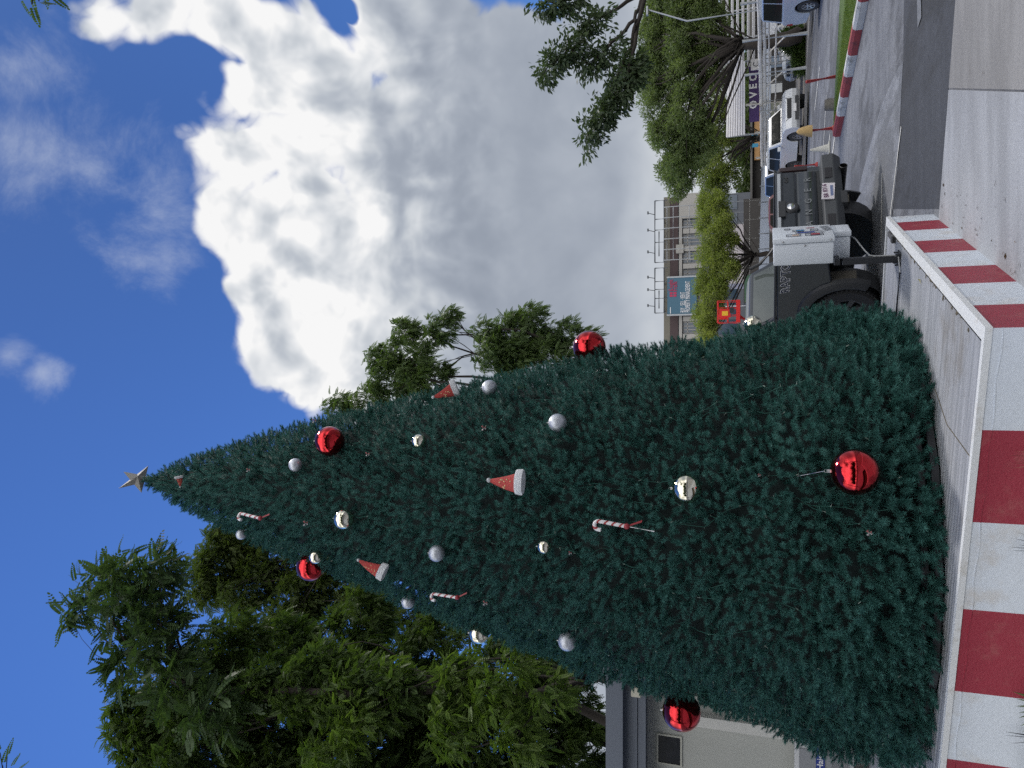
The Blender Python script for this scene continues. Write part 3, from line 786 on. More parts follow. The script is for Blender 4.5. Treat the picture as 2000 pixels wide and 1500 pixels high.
M_felt = mat('red_felt', (0.36, 0.045, 0.04), 0.85, var=0.2, vscale=25, bump=0.3, bscale=120)
M_fur = mat('white_fur', (0.60, 0.62, 0.66), 0.95, var=0.15, vscale=40, bump=0.9, bscale=90)
M_dot = mat('cream_dots', (0.62, 0.48, 0.26), 0.7)
def hat(tip, brim, wid, lab):
    p0, n0 = on_tree(*tip, 0.06); p1, n1 = on_tree(*brim, 0.16); ax = (p1 - p0); L = ax.length; ax.normalize()
    view = (EYE - p1).normalized(); sd_ = ax.cross(view).normalized(); fr = sd_.cross(ax)
    W = wid / F * (p1 - EYE).dot(_f) / 2
    h = empty('santa_hat', p1, lab, 'hat', 'santa hats on the tree'); 
    def ring(s, w_, th_, bend=0.0): return [ax * (s * L) + sd_ * (math.cos(a) * w_ + bend) + fr * (math.sin(a) * th_ * 0.42) - ax * L for a in np.linspace(0, 2 * math.pi, 17)[:-1]]
    mb = MB(); mb.loft([ring(s, W * (0.08 + 0.84 * s ** 0.9), W * (0.06 + 0.5 * s), W * 0.12 * math.sin(s * 3)) for s in np.linspace(0, 0.86, 9)]); mb.build('felt_cone', M_felt, h, smooth=60)
    mb = MB(); mb.loft([ring(s, W * k, W * (0.62 + 0.1 * (k - 1))) for s, k in ((0.79, 0.88), (0.80, 0.97), (0.88, 1.01), (0.97, 1.02), (1.0, 0.97))]); mb.build('fur_trim', M_fur, h, smooth=60)
    mb = MB(); mb.ball(-ax * (L * 1.0), W * 0.2, 12); mb.build('pompom', M_fur, h, smooth=180)
    rg2 = np.random.default_rng(int(tip[0])); mb = MB()
    for k in range(9):
        s = rg2.uniform(0.25, 0.72); a = rg2.uniform(0.5, 2.6); c = ax * ((s - 1) * L) + sd_ * (math.cos(a) * W * (0.08 + 0.84 * s ** 0.9) + W * 0.12 * math.sin(s * 3)) + fr * (math.sin(a) * W * (0.06 + 0.5 * s) * 0.42); mb.ball(c, W * 0.07, 8)
    mb.build('dots', M_dot, h, smooth=180)
hat((955, 938), (1022, 942), 50, "flat red santa hat in the middle of the tree, facing the camera")
hat((846, 776), (893, 756), 34, "red santa hat lying on the street-side edge of the tree under the leafy crowns")
hat((700, 1094), (752, 1119), 34, "red santa hat on the edge of the tree below the crimson ball")
hat((352, 951), (349, 930), 16, "small limp santa hat close under the star")

M_cw = mat('cane_white', (0.72, 0.72, 0.74), 0.4, var=0.05); M_cr = mat('cane_red', (0.33, 0.03, 0.035), 0.4, var=0.1)
M_rib = mat('ribbon_red', (0.30, 0.03, 0.04), 0.45, var=0.2)
def cane(top, bot, wpx, lab, stick=None, hk=1, rosette=True):
    p0, n0 = on_tree(*top, 0.10); p1, n1 = on_tree(*bot, 0.08); ax = (p0 - p1); L = ax.length; ax.normalize(); view = (EYE - p1).normalized()
    sd_ = ax.cross(view).normalized() * hk; r_ = wpx / F * (p1 - EYE).dot(_f) / 2; h = empty('candy_cane', p1, lab, 'candy cane', 'candy canes on the tree')
    path = [ax * (L * s) for s in np.linspace(0, 1, 34)]; hr = r_ * 2.0
    path += [ax * (L + math.sin(a) * hr) + sd_ * (hr - math.cos(a) * hr) for a in np.linspace(0.25, 3.14, 12)] + [ax * (L - hr * 0.9 * k) + sd_ * (2 * hr) for k in (0.4, 0.9)]
    mb = MB(); mb.tube(path, r_, 12); per = 9
    nr = len(path); mb.mi = [1 if ((i // 12) + (i % 12) / 12 * per) % per < 3 else 0 for i in range((nr - 1) * 12)] + [0, 0]
    mb.build('cane', [M_cw, M_cr], h, smooth=60)
    if rosette:
        mb = MB(); mb.ball(view * r_ * 0.6, r_ * 1.5, 14); tl = -ax * r_ * 7 + sd_ * -r_ * 4
        w_ = sd_ * r_ * 0.8; mb.prism([view * r_ * 0.3 - w_ * 0.5, view * r_ * 0.3 + w_ * 0.5, tl + w_, tl - w_ * 0.4], view * 0.004); mb.build('ribbon', M_rib, h, smooth=40)
    if stick:
        p2, _ = on_tree(*stick, 0.10); mb = MB(); mb.tube([Vector((0, 0, 0)), p2 - p1], r_ * 0.25, 6); mb.build('stick', M_cw, h)
cane((1170, 1018), (1224, 1028), 8, "striped candy cane with rosette and long white stick, low in the middle", (1278, 1038), hk=-1)
cane((472, 1003), (508, 1012), 6, "topmost red and white candy cane with a red ribbon", hk=-1)
cane((848, 1160), (893, 1167), 6, "thin candy cane half sunk in needles beside the edge glitter ball", hk=-1)

M_tagw = mat('tag_white', (0.42, 0.40, 0.41), 0.6, var=0.25, vscale=40); M_tagp = mat('tag_pink', (0.35, 0.12, 0.12), 0.6, var=0.3, vscale=40)
for px, py, rp, lab in ((484, 918, 5, "small pale paper bow above the topmost glitter ball"), (717, 887, 6, "small white paper bow beside the orange-red ball"), (944, 836, 7, "small pink and white bow above the biggest glitter ball"),
                        (596, 1022, 7, "small pink bow above the mid-size mirror ball"), (947, 1178, 7, "pale pink bow on the flank below the thin candy cane"), (1697, 1041, 8, "grey-white bow low on the tree near the base frame"),
                        (1113, 1080, 5, "tiny white bow below the small mirror ball"), (613, 822, 6, "small pink bow on the street-side edge above the orange-red ball"), (1483, 928, 4, "tiny white tag between the largest mirror ball and largest red ball")):
    p, n = on_tree(px, py, 0.08); s = 0.75 * rp / F * (p - EYE).dot(_f); view = (EYE - p).normalized(); a_, b_, _ = frame_of(view)
    mb = MB()
    for k, (q, w_) in enumerate((((0.9, 0.3), 0.5), ((-0.8, 0.5), 0.45), ((0.3, -1.0), 0.35), ((-0.4, -0.9), 0.3))):
        d = a_ * q[0] + b_ * q[1]; e = view.cross(d).normalized() * w_; mb.use(k % 2).prism([view * 0.01, (d + e) * s, (d * 0.9) * s + view * 0.02, (d - e) * s], view * 0.004)
    tag(mb.build('paper_bow', [M_tagw, M_tagp], loc=p), lab, 'bow', 'small bows on the tree')

# star on the very top
ps = TC + Vector((0.07, 0, 9.72)); st_ = empty('tree_star', ps, "silver glitter five-point star at the tip of the tree", 'star')
view = (EYE - ps).normalized(); a_ = Vector((1, 0, 0.1)).normalized(); fr = (view + Vector((0.75, 0.1, 0.35))).normalized(); a_ = (a_ - fr * a_.dot(fr)).normalized(); b_ = fr.cross(a_)
pts = []
for k in range(10):
    an = R(90 + 30) + k * math.pi / 5; rr_ = 0.27 if k % 2 == 0 else 0.105; pts.append(a_ * math.cos(an) * rr_ + b_ * math.sin(an) * rr_)
mb = MB(); mb.add(pts + [fr * 0.06, -fr * 0.06], [(k, (k + 1) % 10, 10) for k in range(10)] + [((k + 1) % 10, k, 11) for k in range(10)]); mb.build('star_body', mat('champagne_glitter', (0.20, 0.195, 0.185), 0.5, metal=0.4, var=0.3, vscale=60, bump=0.5, bscale=150), st_)
mb = MB(); mb.tube([Vector((0, 0, -0.05)), Vector((0, 0, -0.4))], 0.012, 6); mb.build('stem', M_black, st_)

# ------------------------------------------------------------------ electrical box on its post
M_vent = mat('dark_gap', (0.03, 0.03, 0.035), 0.8)
pb = gnd(1757, 505, ZT - 0.01); bx = empty('electrical_box', pb, "white weatherproof electrical box on a black post at the back corner of the plinth", 'electrical box')
def ex(a, b, z): return E1 * a + RR * b + Vector((0, 0, z))
ROT = Matrix((RR, E1, (0, 0, 1))).transposed().to_3x3()      # local x = street side, y = away
mb = MB(); mb.box(ex(0, 0, 0.25), (0.062, 0.062, 0.5), ROT); mb.box(ex(0, 0, 0.005), (0.14, 0.14, 0.012), ROT)
for sx in (-1, 1):
    for sy in (-1, 1): mb.lathe([(0.009, 0.0), (0.009, 0.035)], ex(sy * 0.05, sx * 0.05, 0.01), n=6)
mb.box(ex(0.1, 0.0, 0.55), (0.05, 0.3, 0.05), ROT); mb.build('post', M_black, bx)
def case(name, a0, a1, b0, b1, z0, z1):
    s = (b1 - b0, a1 - a0, z1 - z0); c = ex((a0 + a1) / 2, (b0 + b1) / 2, (z0 + z1) / 2)
    mb = MB(); mb.box(c - RR * 0.03, (s[0] - 0.06, s[1], s[2]), ROT, 0.018); mb.box(c + RR * (s[0] / 2 - 0.03), (0.055, s[1] + 0.014, s[2] + 0.014), ROT, 0.012)
    o = mb.build(name, M_wplastic, bx, smooth=35); return o
B0, B1, BZ0, BZ1 = 0.01, 0.28, 0.56, 1.135
case('main_case', -0.12, 0.53, B0, B1, BZ0 + 0.03, BZ1)
case('lower_case', 0.17, 0.53, B0 - 0.02, B1 - 0.012, 0.42, BZ0 + 0.022)
M_ink = mat('ink', (0.03, 0.035, 0.06), 0.6); M_blue = mat('sky_blue_print', (0.03, 0.18, 0.38), 0.5); M_navy = mat('blue_print', (0.03, 0.06, 0.32), 0.5); M_redp = mat('red_print', (0.36, 0.03, 0.05), 0.5); M_tan = mat('tan_print', (0.55, 0.42, 0.34), 0.5); M_grey = mat('grey_print', (0.22, 0.24, 0.27), 0.6)
fx = B1 + 0.002
def prect(mb, a, z, wa, hz, off=0.0, th=0.002):
    c = ex(a, fx + off, z); mb.box(c, (th, wa, hz), ROT)
def outl(mb, a, z, wa, hz, t=0.006, gap=False):
    prect(mb, a, z + hz / 2, wa, t); prect(mb, a, z - hz / 2, wa, t); prect(mb, a + wa / 2 + t / 2, z, t * 2, hz + t, 0.0006); prect(mb, a - wa / 2 - t / 2, z, t * 2, hz + t, 0.0006)
mb = MB()
mb.use(0)
outl(mb, 0.0, 0.95, 0.085, 0.13); outl(mb, 0.0, 0.76, 0.08, 0.16); outl(mb, 0.13, 0.80, 0.07, 0.25, 0.004); outl(mb, 0.25, 0.90, 0.07, 0.10); outl(mb, 0.25, 0.75, 0.06, 0.07); outl(mb, 0.36, 1.0, 0.06, 0.05)
outl(mb, 0.01, 0.75, 0.075, 0.08)
mb.use(1); prect(mb, 0.25, 0.88, 0.06, 0.07, 0.001)
mb.use(2); prect(mb, 0.13, 0.83, 0.035, 0.16, 0.001)
mb.use(3); prect(mb, 0.01, 0.75, 0.07, 0.075, 0.001); prect(mb, 0.37, 0.78, 0.02, 0.08, 0.001)
mb.use(4); prect(mb, 0.0, 0.93, 0.06, 0.06, 0.001)
mb.use(5)
for k in range(5): mb.box(ex(0.19 + 0.055 * k, fx, 0.62 + 0.008 * k), (0.002, 0.016, 0.09 - 0.01 * (k % 2)), ROT @ Matrix.Rotation(0.5, 3, 'X'))
prect(mb, 0.3, 0.55, 0.2, 0.006)
mb.build('printed_symbols', [M_ink, M_blue, M_navy, M_redp, M_tan, M_grey], bx)
mb = MB()
for a, b, z in ((-0.13, 0.245, 0.62), (-0.13, 0.245, 1.05), (-0.125, 0.2, 0.85)): mb = MB(); mb.ball(ex(a, b, z), 0.011, 8); mb.build('screw', M_steel, bx, smooth=180)
mb = MB(); mb.tube([ex(0.32, 0.2, 0.43), ex(0.25, 0.17, 0.37), ex(0.12, 0.08, 0.30), ex(0.03, 0.04, 0.26), ex(0.0, 0.036, 0.22), ex(-0.0, 0.034, 0.06), ex(-0.03, 0.02, 0.014), ex(-0.15, -0.1, 0.012)], 0.007, 8)
mb.build('white_cable', mat('white_pvc', (0.32, 0.33, 0.34), 0.5), bx, smooth=60)
mb = MB(); mb.tube([ex(-0.15, -0.1, 0.012), ex(-0.1, -0.35, 0.012), ex(-0.05, -0.7, 0.012), ex(-0.05, -1.1, 0.012)], 0.008, 6)
for z in (0.06, 0.2): mb.box(ex(0, 0, z), (0.068, 0.068, 0.006), ROT)
mb.build('black_cable', M_black, bx)
fl = gnd(1745, 462, ZT - 0.012); mb = MB(); mb.box((0, 0, 0.015), (0.05, 0.34, 0.03), ROT); mb.box(ex(-0.12, 0, 0.02), (0.075, 0.10, 0.035), ROT, 0.008)
tag(mb.build('floor_bracket', [mat('dark_bracket', (0.06, 0.06, 0.065), 0.6)], loc=fl), "dark metal floor bracket beside the foot of the electrical box post", 'bracket')
lf = gnd(1801, 556, ZT - 0.008); mb = MB(); mb.quad((0, 0, 0.002), (0.02, 0.02, 0.008), (0.05, 0.055, 0.004), (0.025, 0.03, 0.012)); mb.quad((0.025, 0.03, 0.012), (0.05, 0.055, 0.004), (0.06, 0.085, 0.02), (0.04, 0.07, 0.006))
tag(mb.build('fallen_leaf', mat('yellow_leaf', (0.25, 0.22, 0.06), 0.6), loc=lf), "yellowing leaf fallen on the ribbed deck", 'leaf')

# ------------------------------------------------------------------ traffic island
kf = [gnd(1695, 0), gnd(1640, 267)]; kd = (kf[1] - kf[0]).normalized(); kn = Vector((kd.y, -kd.x, 0))     # kn points right, onto the island
def kpt(s, o, z): return kf[0] + kd * s + kn * o + Vector((0, 0, z))
Lk = (kf[1] - kf[0]).length
isl = empty('island_kerb', kf[0], "kerb of the traffic island painted in alternating red and white lengths", 'kerb')
sb = [-3.0, -1.2]
for y in (3, 58, 108, 150, 190, 227): 
    px = 1695 + (1640 - 1695) * y / 267; q = gnd(px, y); sb.append((q - kf[0]).dot(kd))
sb.append(Lk)
M_ired = mat('faded_red', (0.30, 0.05, 0.048), 0.7, var=0.3, vscale=6, dirt=((0.06, 0.04, 0.04), 0.6), dscale=5)
M_iwh = mat('worn_white', (0.55, 0.55, 0.54), 0.7, var=0.2, vscale=6, dirt=((0.16, 0.16, 0.15), 0.85), dscale=3.5)
mb = MB()
for i in range(len(sb) - 1):
    mb.use(i % 2); s0, s1 = sb[i], sb[i + 1] 
    sec = [(0, -0.02), (0.0, 0.10), (0.035, 0.15), (0.16, 0.15), (0.16, -0.02)]
    mb.loft([[kpt(s, o, z) - kf[0] for o, z in sec] for s in (s0 + 0.002, s1 - 0.002)])
mb.build('kerb_stone', [M_iwh, M_ired], isl)
m_grass = mat('turf', (0.085, 0.14, 0.035), 0.9, var=0.35, vscale=4, bump=0.8, bscale=60, dirt=((0.16, 0.14, 0.07), 0.6), dscale=1.5)
sheet('island_turf', [kpt(-3, 0.165, 0), kpt(Lk, 0.165, 0), gnd(1637, 215), gnd(1650, 0), gnd(1652, -120), kpt(-3, 7, 0)], 0.10, m_grass)
gp = []; gd = []
for k in range(26000):
    s = rng.uniform(-1.5, Lk - 0.1); wmax = 0.2 + (Lk - s) * 0.42; o = 0.17 + rng.uniform(0, 1) * min(wmax, 2.6); q = kpt(s, o, 0.1); gp.append(q); 
gp = np.array(gp); nrm = rng.normal(0, 0.35, (len(gp), 3)); nrm[:, 2] = 1
blade = (np.array([[0, -0.05, 0], [0, 0.05, 0], [1.0, 0, 0]]), np.array([[0, 1, 2]]))
V, Fc = place([blade], gp, nrm, rng.normal(0, 1, (len(gp), 3)), rng.uniform(0.025, 0.07, len(gp)))
tag(np_mesh('island_grass', V, Fc, leafmat('grass_blades', (0.07, 0.13, 0.025), (0.16, 0.20, 0.06), 0.3)), kind='stuff')

# far pavement edge beyond the street
ke = [gnd(1597, -60), gnd(1588, 40), gnd(1583, 130), gnd(1572, 345), gnd(1566, 640)]
M_kerb = mat('grey_kerb', (0.20, 0.19, 0.18), 0.85, var=0.3, vscale=2)
mb = MB()
for a, b in zip(ke[:-1], ke[1:]):
    d = (b - a).normalized(); n = Vector((-d.y, d.x, 0)); n = n if n.y > 0 else -n
    mb.loft([[p + n * o + Vector((0, 0, z)) for o, z in ((0, -0.02), (0, 0.13), (0.3, 0.14), (0.3, -0.02))] for p in (a, b)])
tag(mb.build('far_kerb', M_kerb), kind='structure')
sheet('far_pavement', [ke[0] + Vector((0.3, 0.25, 0)), ke[2] + Vector((0.1, 0.32, 0)), ke[4] + Vector((0, 0.35, 0)), (-40, 90, 0), (60, 90, 0), (60, 30, 0)], 0.06, mat('far_paving', (0.16, 0.15, 0.14), 0.9, var=0.3, vscale=1.2))

# ------------------------------------------------------------------ street furniture
M_bol = mat('bollard_red', (0.36, 0.035, 0.03), 0.5, var=0.15, vscale=9)
def bollard(base, h, r_, lab, lean=0.0):
    o = empty('bollard', base, lab, 'bollard', 'red bollards'); mb = MB()
    tp = Vector((lean, 0, h)); mb.tube([Vector((0, 0, 0.02)), tp * 0.96, tp], [r_, r_ * 0.95, r_ * 0.6], 12); mb.build('post', M_bol, o, smooth=50)
    mb = MB(); mb.lathe([(r_ * 2.0, 0.0), (r_ * 2.0, 0.03), (r_ * 1.2, 0.08)], n=12); mb.build('foot', M_bol, o, smooth=40); return o
bollard(gnd(1640, 148, 0.0) + Vector((0, 0, 0.0)), 0.75, 0.046, "red bollard on the grass of the island", -0.05)
b2 = bollard(gnd(1632, 250), 0.70, 0.05, "red bollard with a tan cloth over its top at the tip of the island")
bollard(gnd(1597, 321), 0.74, 0.042, "slim red bollard in front of the cars by the clipped hedge")
bollard(gnd(1600, 349), 0.78, 0.05, "red bollard half hidden behind the clipped hedge and the pickup tailgate")
p = gnd(1632, 250) + Vector((0, 0, 0.60)); mb = MB()
mb.loft([[Vector((math.cos(a) * r_ * (1 + 0.15 * math.sin(3 * a + z * 9)), math.sin(a) * r_, z)) for a in np.linspace(0, 6.283, 15)[:-1]] for r_, z in ((0.15, -0.06), (0.13, 0.05), (0.10, 0.16), (0.07, 0.26), (0.02, 0.31))])
tag(mb.build('cloth_cover', mat('tan_cloth', (0.42, 0.29, 0.13), 0.9, var=0.25, vscale=12), smooth=60, loc=p), "tan cloth pulled over the top of the bollard at the island tip", 'cloth')
cn = empty('traffic_cone', gnd(1620, 290), "dirty white traffic cone on the road beyond the island", 'traffic cone')
M_cone = mat('dirty_white', (0.50, 0.50, 0.47), 0.7, var=0.2, vscale=9, dirt=((0.14, 0.13, 0.12), 0.8), dscale=8)
mb = MB(); mb.lathe([(0.125, 0.03), (0.035, 0.46), (0.03, 0.5), (0.02, 0.5)], n=16); mb.build('cone_body', M_cone, cn, smooth=50)
mb = MB(); mb.box((0, 0, 0.015), (0.34, 0.34, 0.03), None, 0.008); mb.build('base', M_cone, cn)
mb = MB(); mb.lathe([(0.15, 0.0), (0.14, 0.15), (0.125, 0.30), (0.10, 0.31)], n=14)
mb.tube([(0.12, 0, 0.3), (0.15, 0, 0.22), (0.14, 0, 0.05)], 0.012, 5)
tag(mb.build('concrete_stub', mat('rough_stub', (0.16, 0.15, 0.14), 0.95, var=0.45, vscale=16, bump=0.8, bscale=25), smooth=40, loc=gnd(1637, 203)), "squat rough grey concrete stub at the edge of the island grass", 'concrete stub')
# clipped hedge in a small box
hb = gnd(1622, 338); hx = empty('hedge_planter', hb, "small red and white planter with a clipped hedge behind the pickup", 'planter')
mb = MB(); mb.use(0).box((0.02, 0.30, 0.2), (0.30, 0.60, 0.40)); mb.use(1).box((-0.36, 0.30, 0.198), (0.46, 0.60, 0.396)); mb.build('box', [M_iwh, M_bol], hx)
HC_ = [((hb.x - 0.18 + dx, hb.y + 0.3 + dy, hb.z + 0.58 + dz), (0.17, 0.17, 0.14)) for dx in (-0.22, 0, 0.2) for dy in (-0.1, 0.15) for dz in (-0.10, 0.06)]
crown('hedge', HC_, [t_bunch(10, 0.5, 0.25, 3)], leafmat('hedge_leaf', (0.03, 0.07, 0.015), (0.09, 0.13, 0.03), 0.2), 900, 0.07, hx, 0.1)

# ------------------------------------------------------------------ rustic pole fence on the right
M_pole = mat('weathered_pole', (0.56, 0.54, 0.50), 0.85, var=0.35, vscale=3, dirt=((0.08, 0.07, 0.06), 0.7), dscale=6, stretch=(1, 1, 1))
M_galv = mat('galvanised', (0.36, 0.38, 0.40), 0.45, metal=0.3, var=0.12)
rf = empty('rail_fence', (13.4, 29.2, 0), "fence of weathered grey poles with slanting braces along the far pavement", 'fence')
FP0 = Vector((14.3, 26.0, 0)); FD = Vector((-0.14, 1, 0)).normalized(); rgf = np.random.default_rng(8)
def fp(s, z): return FP0 + FD * s + Vector((0, 0, z)) - Vector(rf.location)
for k, s in enumerate((0.0, 2.6, 5.0, 7.5, 10.2, 13.0, 16.0)):
    mb = MB(); mb.tube([fp(s, 0.0), fp(s + rgf.normal(0, 0.05), 2.55 if k < 5 else 2.2)], [0.075, 0.06], 8); mb.build('post', M_galv if k < 4 else M_pole, rf)
    if k < 6:
        mb = MB(); mb.tube([fp(s, 0.95), fp(s + 1.2, 1.68)], 0.032, 6); mb.build('brace', M_pole, rf)
for z, r_, s0, s1 in ((1.72, 0.07, -6, 17), (1.88, 0.085, -6, 17), (1.56, 0.035, -6, 16.5), (1.28, 0.03, 3, 17)):
    mb = MB(); n = 30; mb.tube([fp(s0 + (s1 - s0) * i / n, z + rgf.normal(0, 0.012)) for i in range(n + 1)], [r_ * (1 + rgf.normal(0, 0.06)) for i in range(n + 1)], 7); mb.build('rail', M_pole, rf)
# ------------------------------------------------------------------ white panel fence behind the parked cars
pf = empty('panel_fence', (6, 42, 0), "long fence with a high band of white corrugated panels behind the parked cars", 'fence')
pa, pc = at(1490, 20, 44.5), at(1487, 545, 50.5); pa.z = pc.z = 0; pdv = (pc - pa); PL_ = pdv.length; pdv.normalize(); pnv = Vector((pdv.y, -pdv.x, 0))
M_sheetw = mat('white_sheet', (0.50, 0.56, 0.66), 0.4, var=0.07, vscale=2)
def pp(s, o, z): return pa + pdv * s + pnv * o + Vector((0, 0, z - (0.42 if z > 1.8 else 0.12 if z > 1.4 else 0.0) * (1 - s / PL_))) - Vector(pf.location)
npan = 16
for i in range(npan):
    s0 = PL_ * i / npan + 0.03; s1 = PL_ * (i + 1) / npan - 0.03; mb = MB()
    nn = 24; pts = [(s0 + (s1 - s0) * k / nn, 0.012 * (k % 2)) for k in range(nn + 1)]
    for (a, oa), (b, ob) in zip(pts[:-1], pts[1:]): mb.quad(pp(a, oa, 1.52), pp(b, ob, 1.52), pp(b, ob, 2.14), pp(a, oa, 2.14))
    mb.prism([pp(s0, -0.01, 1.52), pp(s1, -0.01, 1.52), pp(s1, -0.01, 2.14), pp(s0, -0.01, 2.14)], pnv * -0.01)
    mb.build('panel', M_sheetw, pf)
for i in range(npan + 1):
    s = PL_ * i / npan; mb = MB(); mb.tube([pp(s, 0.05, 0), pp(s, 0.05, 2.22)], 0.035, 6); mb.build('post', M_galv, pf)
mb = MB(); mb.tube([pp(0, 0.06, 1.15), pp(PL_, 0.06, 1.15)], 0.035, 6); mb.build('rail', M_pole, pf)
mb = MB(); mb.prism([pp(0, -0.05, 0.05), pp(PL_, -0.05, 0.05), pp(PL_, -0.05, 0.8), pp(0, -0.05, 0.8)], pnv * -0.1); mb.build('low_wall', mat('dark_wall', (0.035, 0.035, 0.035), 0.9, var=0.4), pf)

# ------------------------------------------------------------------ things behind the fences
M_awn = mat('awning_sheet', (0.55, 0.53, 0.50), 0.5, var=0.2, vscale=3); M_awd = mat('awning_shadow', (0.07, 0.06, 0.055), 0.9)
aw = empty('corrugated_awning', at(1452, 190, 40.0), "sunlit corrugated awning roof above the purple sign", 'awning')
c0, c1, c2, c3 = at(1455, 263, 40), at(1455, 120, 37), at(1424, 100, 40.5), at(1419, 268, 43.5)
mb = MB(); n = 15; rows = []
for k in range(n + 1):
    s = k / n; a = c0.lerp(c3, s); b = c1.lerp(c2, s); up_ = Vector((0, 0, 0.03 if k % 2 else 0.0)); rows.append((a + up_, b + up_))
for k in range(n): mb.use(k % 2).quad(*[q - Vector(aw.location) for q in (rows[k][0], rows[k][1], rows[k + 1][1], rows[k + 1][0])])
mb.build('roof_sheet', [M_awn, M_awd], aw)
mb = MB()
for q in (c0, c1, c2, c3): q_ = q - Vector(aw.location); mb.tube([Vector((q_.x, q_.y, -q.z + q_.z)), q_], 0.05, 6)
mb.build('post', M_galv, aw)
ps_ = at(1473, 184, 36.0); pu = empty('purple_sign', ps_, "purple shop sign with white capital letters behind the pole fence", 'sign')
hw = 46 / F * 36 * 1.06; hh = 8.6 / F * 36 * 1.06; sdir = Vector((1, -0.25, 0)).normalized(); sn = Vector((-0.25, -1, 0)).normalized()
mb = MB(); mb.prism([sdir * -hw + Vector((0, 0, -hh)), sdir * hw + Vector((0, 0, -hh)), sdir * hw + Vector((0, 0, hh)), sdir * -hw + Vector((0, 0, hh))], -sn * 0.06); mb.build('board', mat('purple', (0.045, 0.018, 0.11), 0.5), pu)
M_lw = mat('letter_white', (0.75, 0.75, 0.77), 0.5, var=0.02)
text_mesh('lettering', "O V E O", 0.46, sn * 0.012 + sdir * 0.15 + Vector((0, 0, 0.03)), sdir, (0, 0, 1), M_lw, pu, 0.006, bold=0.014, width=1.55)
mb = MB(); mb.tube([Vector((-0.8, 0.1, -hh)), Vector((-0.8, 0.1, -ps_.z))], 0.04, 6); mb.tube([Vector((0.8, 0.1, -hh)), Vector((0.8, 0.1, -ps_.z))], 0.04, 6); mb.build('post', M_galv, pu)
p = at(1476, 126, 35.0); ws = empty('white_sign', p, "small white sign with a black symbol beside the purple sign", 'sign')
mb = MB(); mb.box((0, 0, 0), (0.48, 0.04, 0.42)); mb.build('board', M_lw, ws); text_mesh('lettering', "C", 0.34, (0, -0.025, -0.02), (1, 0, 0), (0, 0, 1), M_ink, ws, 0.004)
mb = MB(); mb.tube([Vector((0, 0.03, -0.2)), Vector((0, 0.03, -p.z))], 0.03, 6); mb.build('post', M_galv, ws)
for px, py, lab in ((1474, 267, "upper-street bright blue shop panel left of the purple sign, nearer to it"), (1474, 284, "narrow blue shop panel farther from the purple sign")):
    p = at(px, py, 51.5); o = empty('blue_panel', p, lab.replace("upper-street ", ""), 'sign', 'blue shop panels'); mb = MB(); mb.box((0, 0, 0), (0.24, 0.05, 0.45)); mb.build('board', mat('cyan_panel', (0.05, 0.28, 0.45), 0.5), o); mb = MB(); mb.tube([(0, 0.04, 0), (0, 0.04, -p.z)], 0.03, 6); mb.build('post', M_galv, o)
# open-sided shop row under the trees: dark interior, timber fascia
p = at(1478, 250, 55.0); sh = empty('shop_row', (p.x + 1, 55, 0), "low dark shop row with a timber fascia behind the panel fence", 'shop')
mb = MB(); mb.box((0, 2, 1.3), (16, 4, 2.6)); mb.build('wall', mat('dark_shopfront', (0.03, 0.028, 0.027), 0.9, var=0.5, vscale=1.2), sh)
mb = MB(); mb.box((-0.5, -0.12, 2.30), (5.6, 0.2, 0.36)); mb.build('fascia', mat('timber', (0.42, 0.24, 0.10), 0.7, var=0.25, vscale=4), sh)
mb = MB(); mb.box((0, 1.9, 2.68), (16.6, 4.6, 0.14)); mb.build('roof', mat('shop_roof', (0.13, 0.125, 0.12), 0.8, var=0.3), sh)
rgs = np.random.default_rng(21)
for k in range(9):
    x = -7 + 1.7 * k + rgs.uniform(-0.3, 0.3); h = rgs.uniform(0.7, 1.5); c = [(0.4, 0.42, 0.44), (0.10, 0.14, 0.2), (0.35, 0.3, 0.22), (0.2, 0.05, 0.05), (0.12, 0.13, 0.1)][k % 5]
    mb = MB(); mb.box((x, -0.04, 0.5 + h / 2), (rgs.uniform(0.5, 1.2), 0.06, h)); mb.build('window', mat('shop_pane_%d' % (k % 5), c, 0.3, var=0.3, vscale=3), sh)
# striped chair stack / louvre screen behind the big tree
p = at(1500, 40, 41.0); lv = empty('louvre_screen', (p.x, 41, 0), "white slatted screen partly hidden behind the dark tree trunk", 'screen')
for k in range(16):
    mb = MB(); mb.box((0, 0, 0.4 + 0.27 * k), (4.6, 0.05, 0.12), Matrix.Rotation(0.5, 3, 'X')); mb.build('slat', M_lw, lv)
for x in (-2.3, -0.7, 0.8, 2.3): mb = MB(); mb.box((x, 0.05, 2.35), (0.07, 0.05, 4.7)); mb.build('post', M_galv, lv)
# riveted dark facade with a pale wall above
p = at(1466, 490, 53.0); rv = empty('studded_facade', (p.x, 53, 0), "dark brown studded facade with a pale pink wall above, behind the panel fence", 'building')
xl = at(1466, 592, 53).x - p.x; xr = at(1466, 388, 53).x - p.x
mb = MB(); mb.prism([(xl, 0, 0), (xr, 0, 0), (xr, 0, 3.15), (xl, 0, 3.15)], (0, 3, 0)); mb.build('wall', mat('brown_cladding', (0.055, 0.05, 0.047), 0.6, var=0.2, vscale=2), rv)
mb = MB()
for k in range(60): mb.ball((xl + (xr - xl) * (k + 0.5) / 60, -0.01, 2.75), 0.03, 6)
for x in (0.02, 0.22, 0.4, 0.62, 0.8, 0.98):
    for k in range(14): mb.ball((xl + (xr - xl) * x, -0.01, 1.6 + 0.11 * k), 0.022, 6)
mb.build('studs', mat('stud_bulb', (0.5, 0.5, 0.48), 0.3), rv)
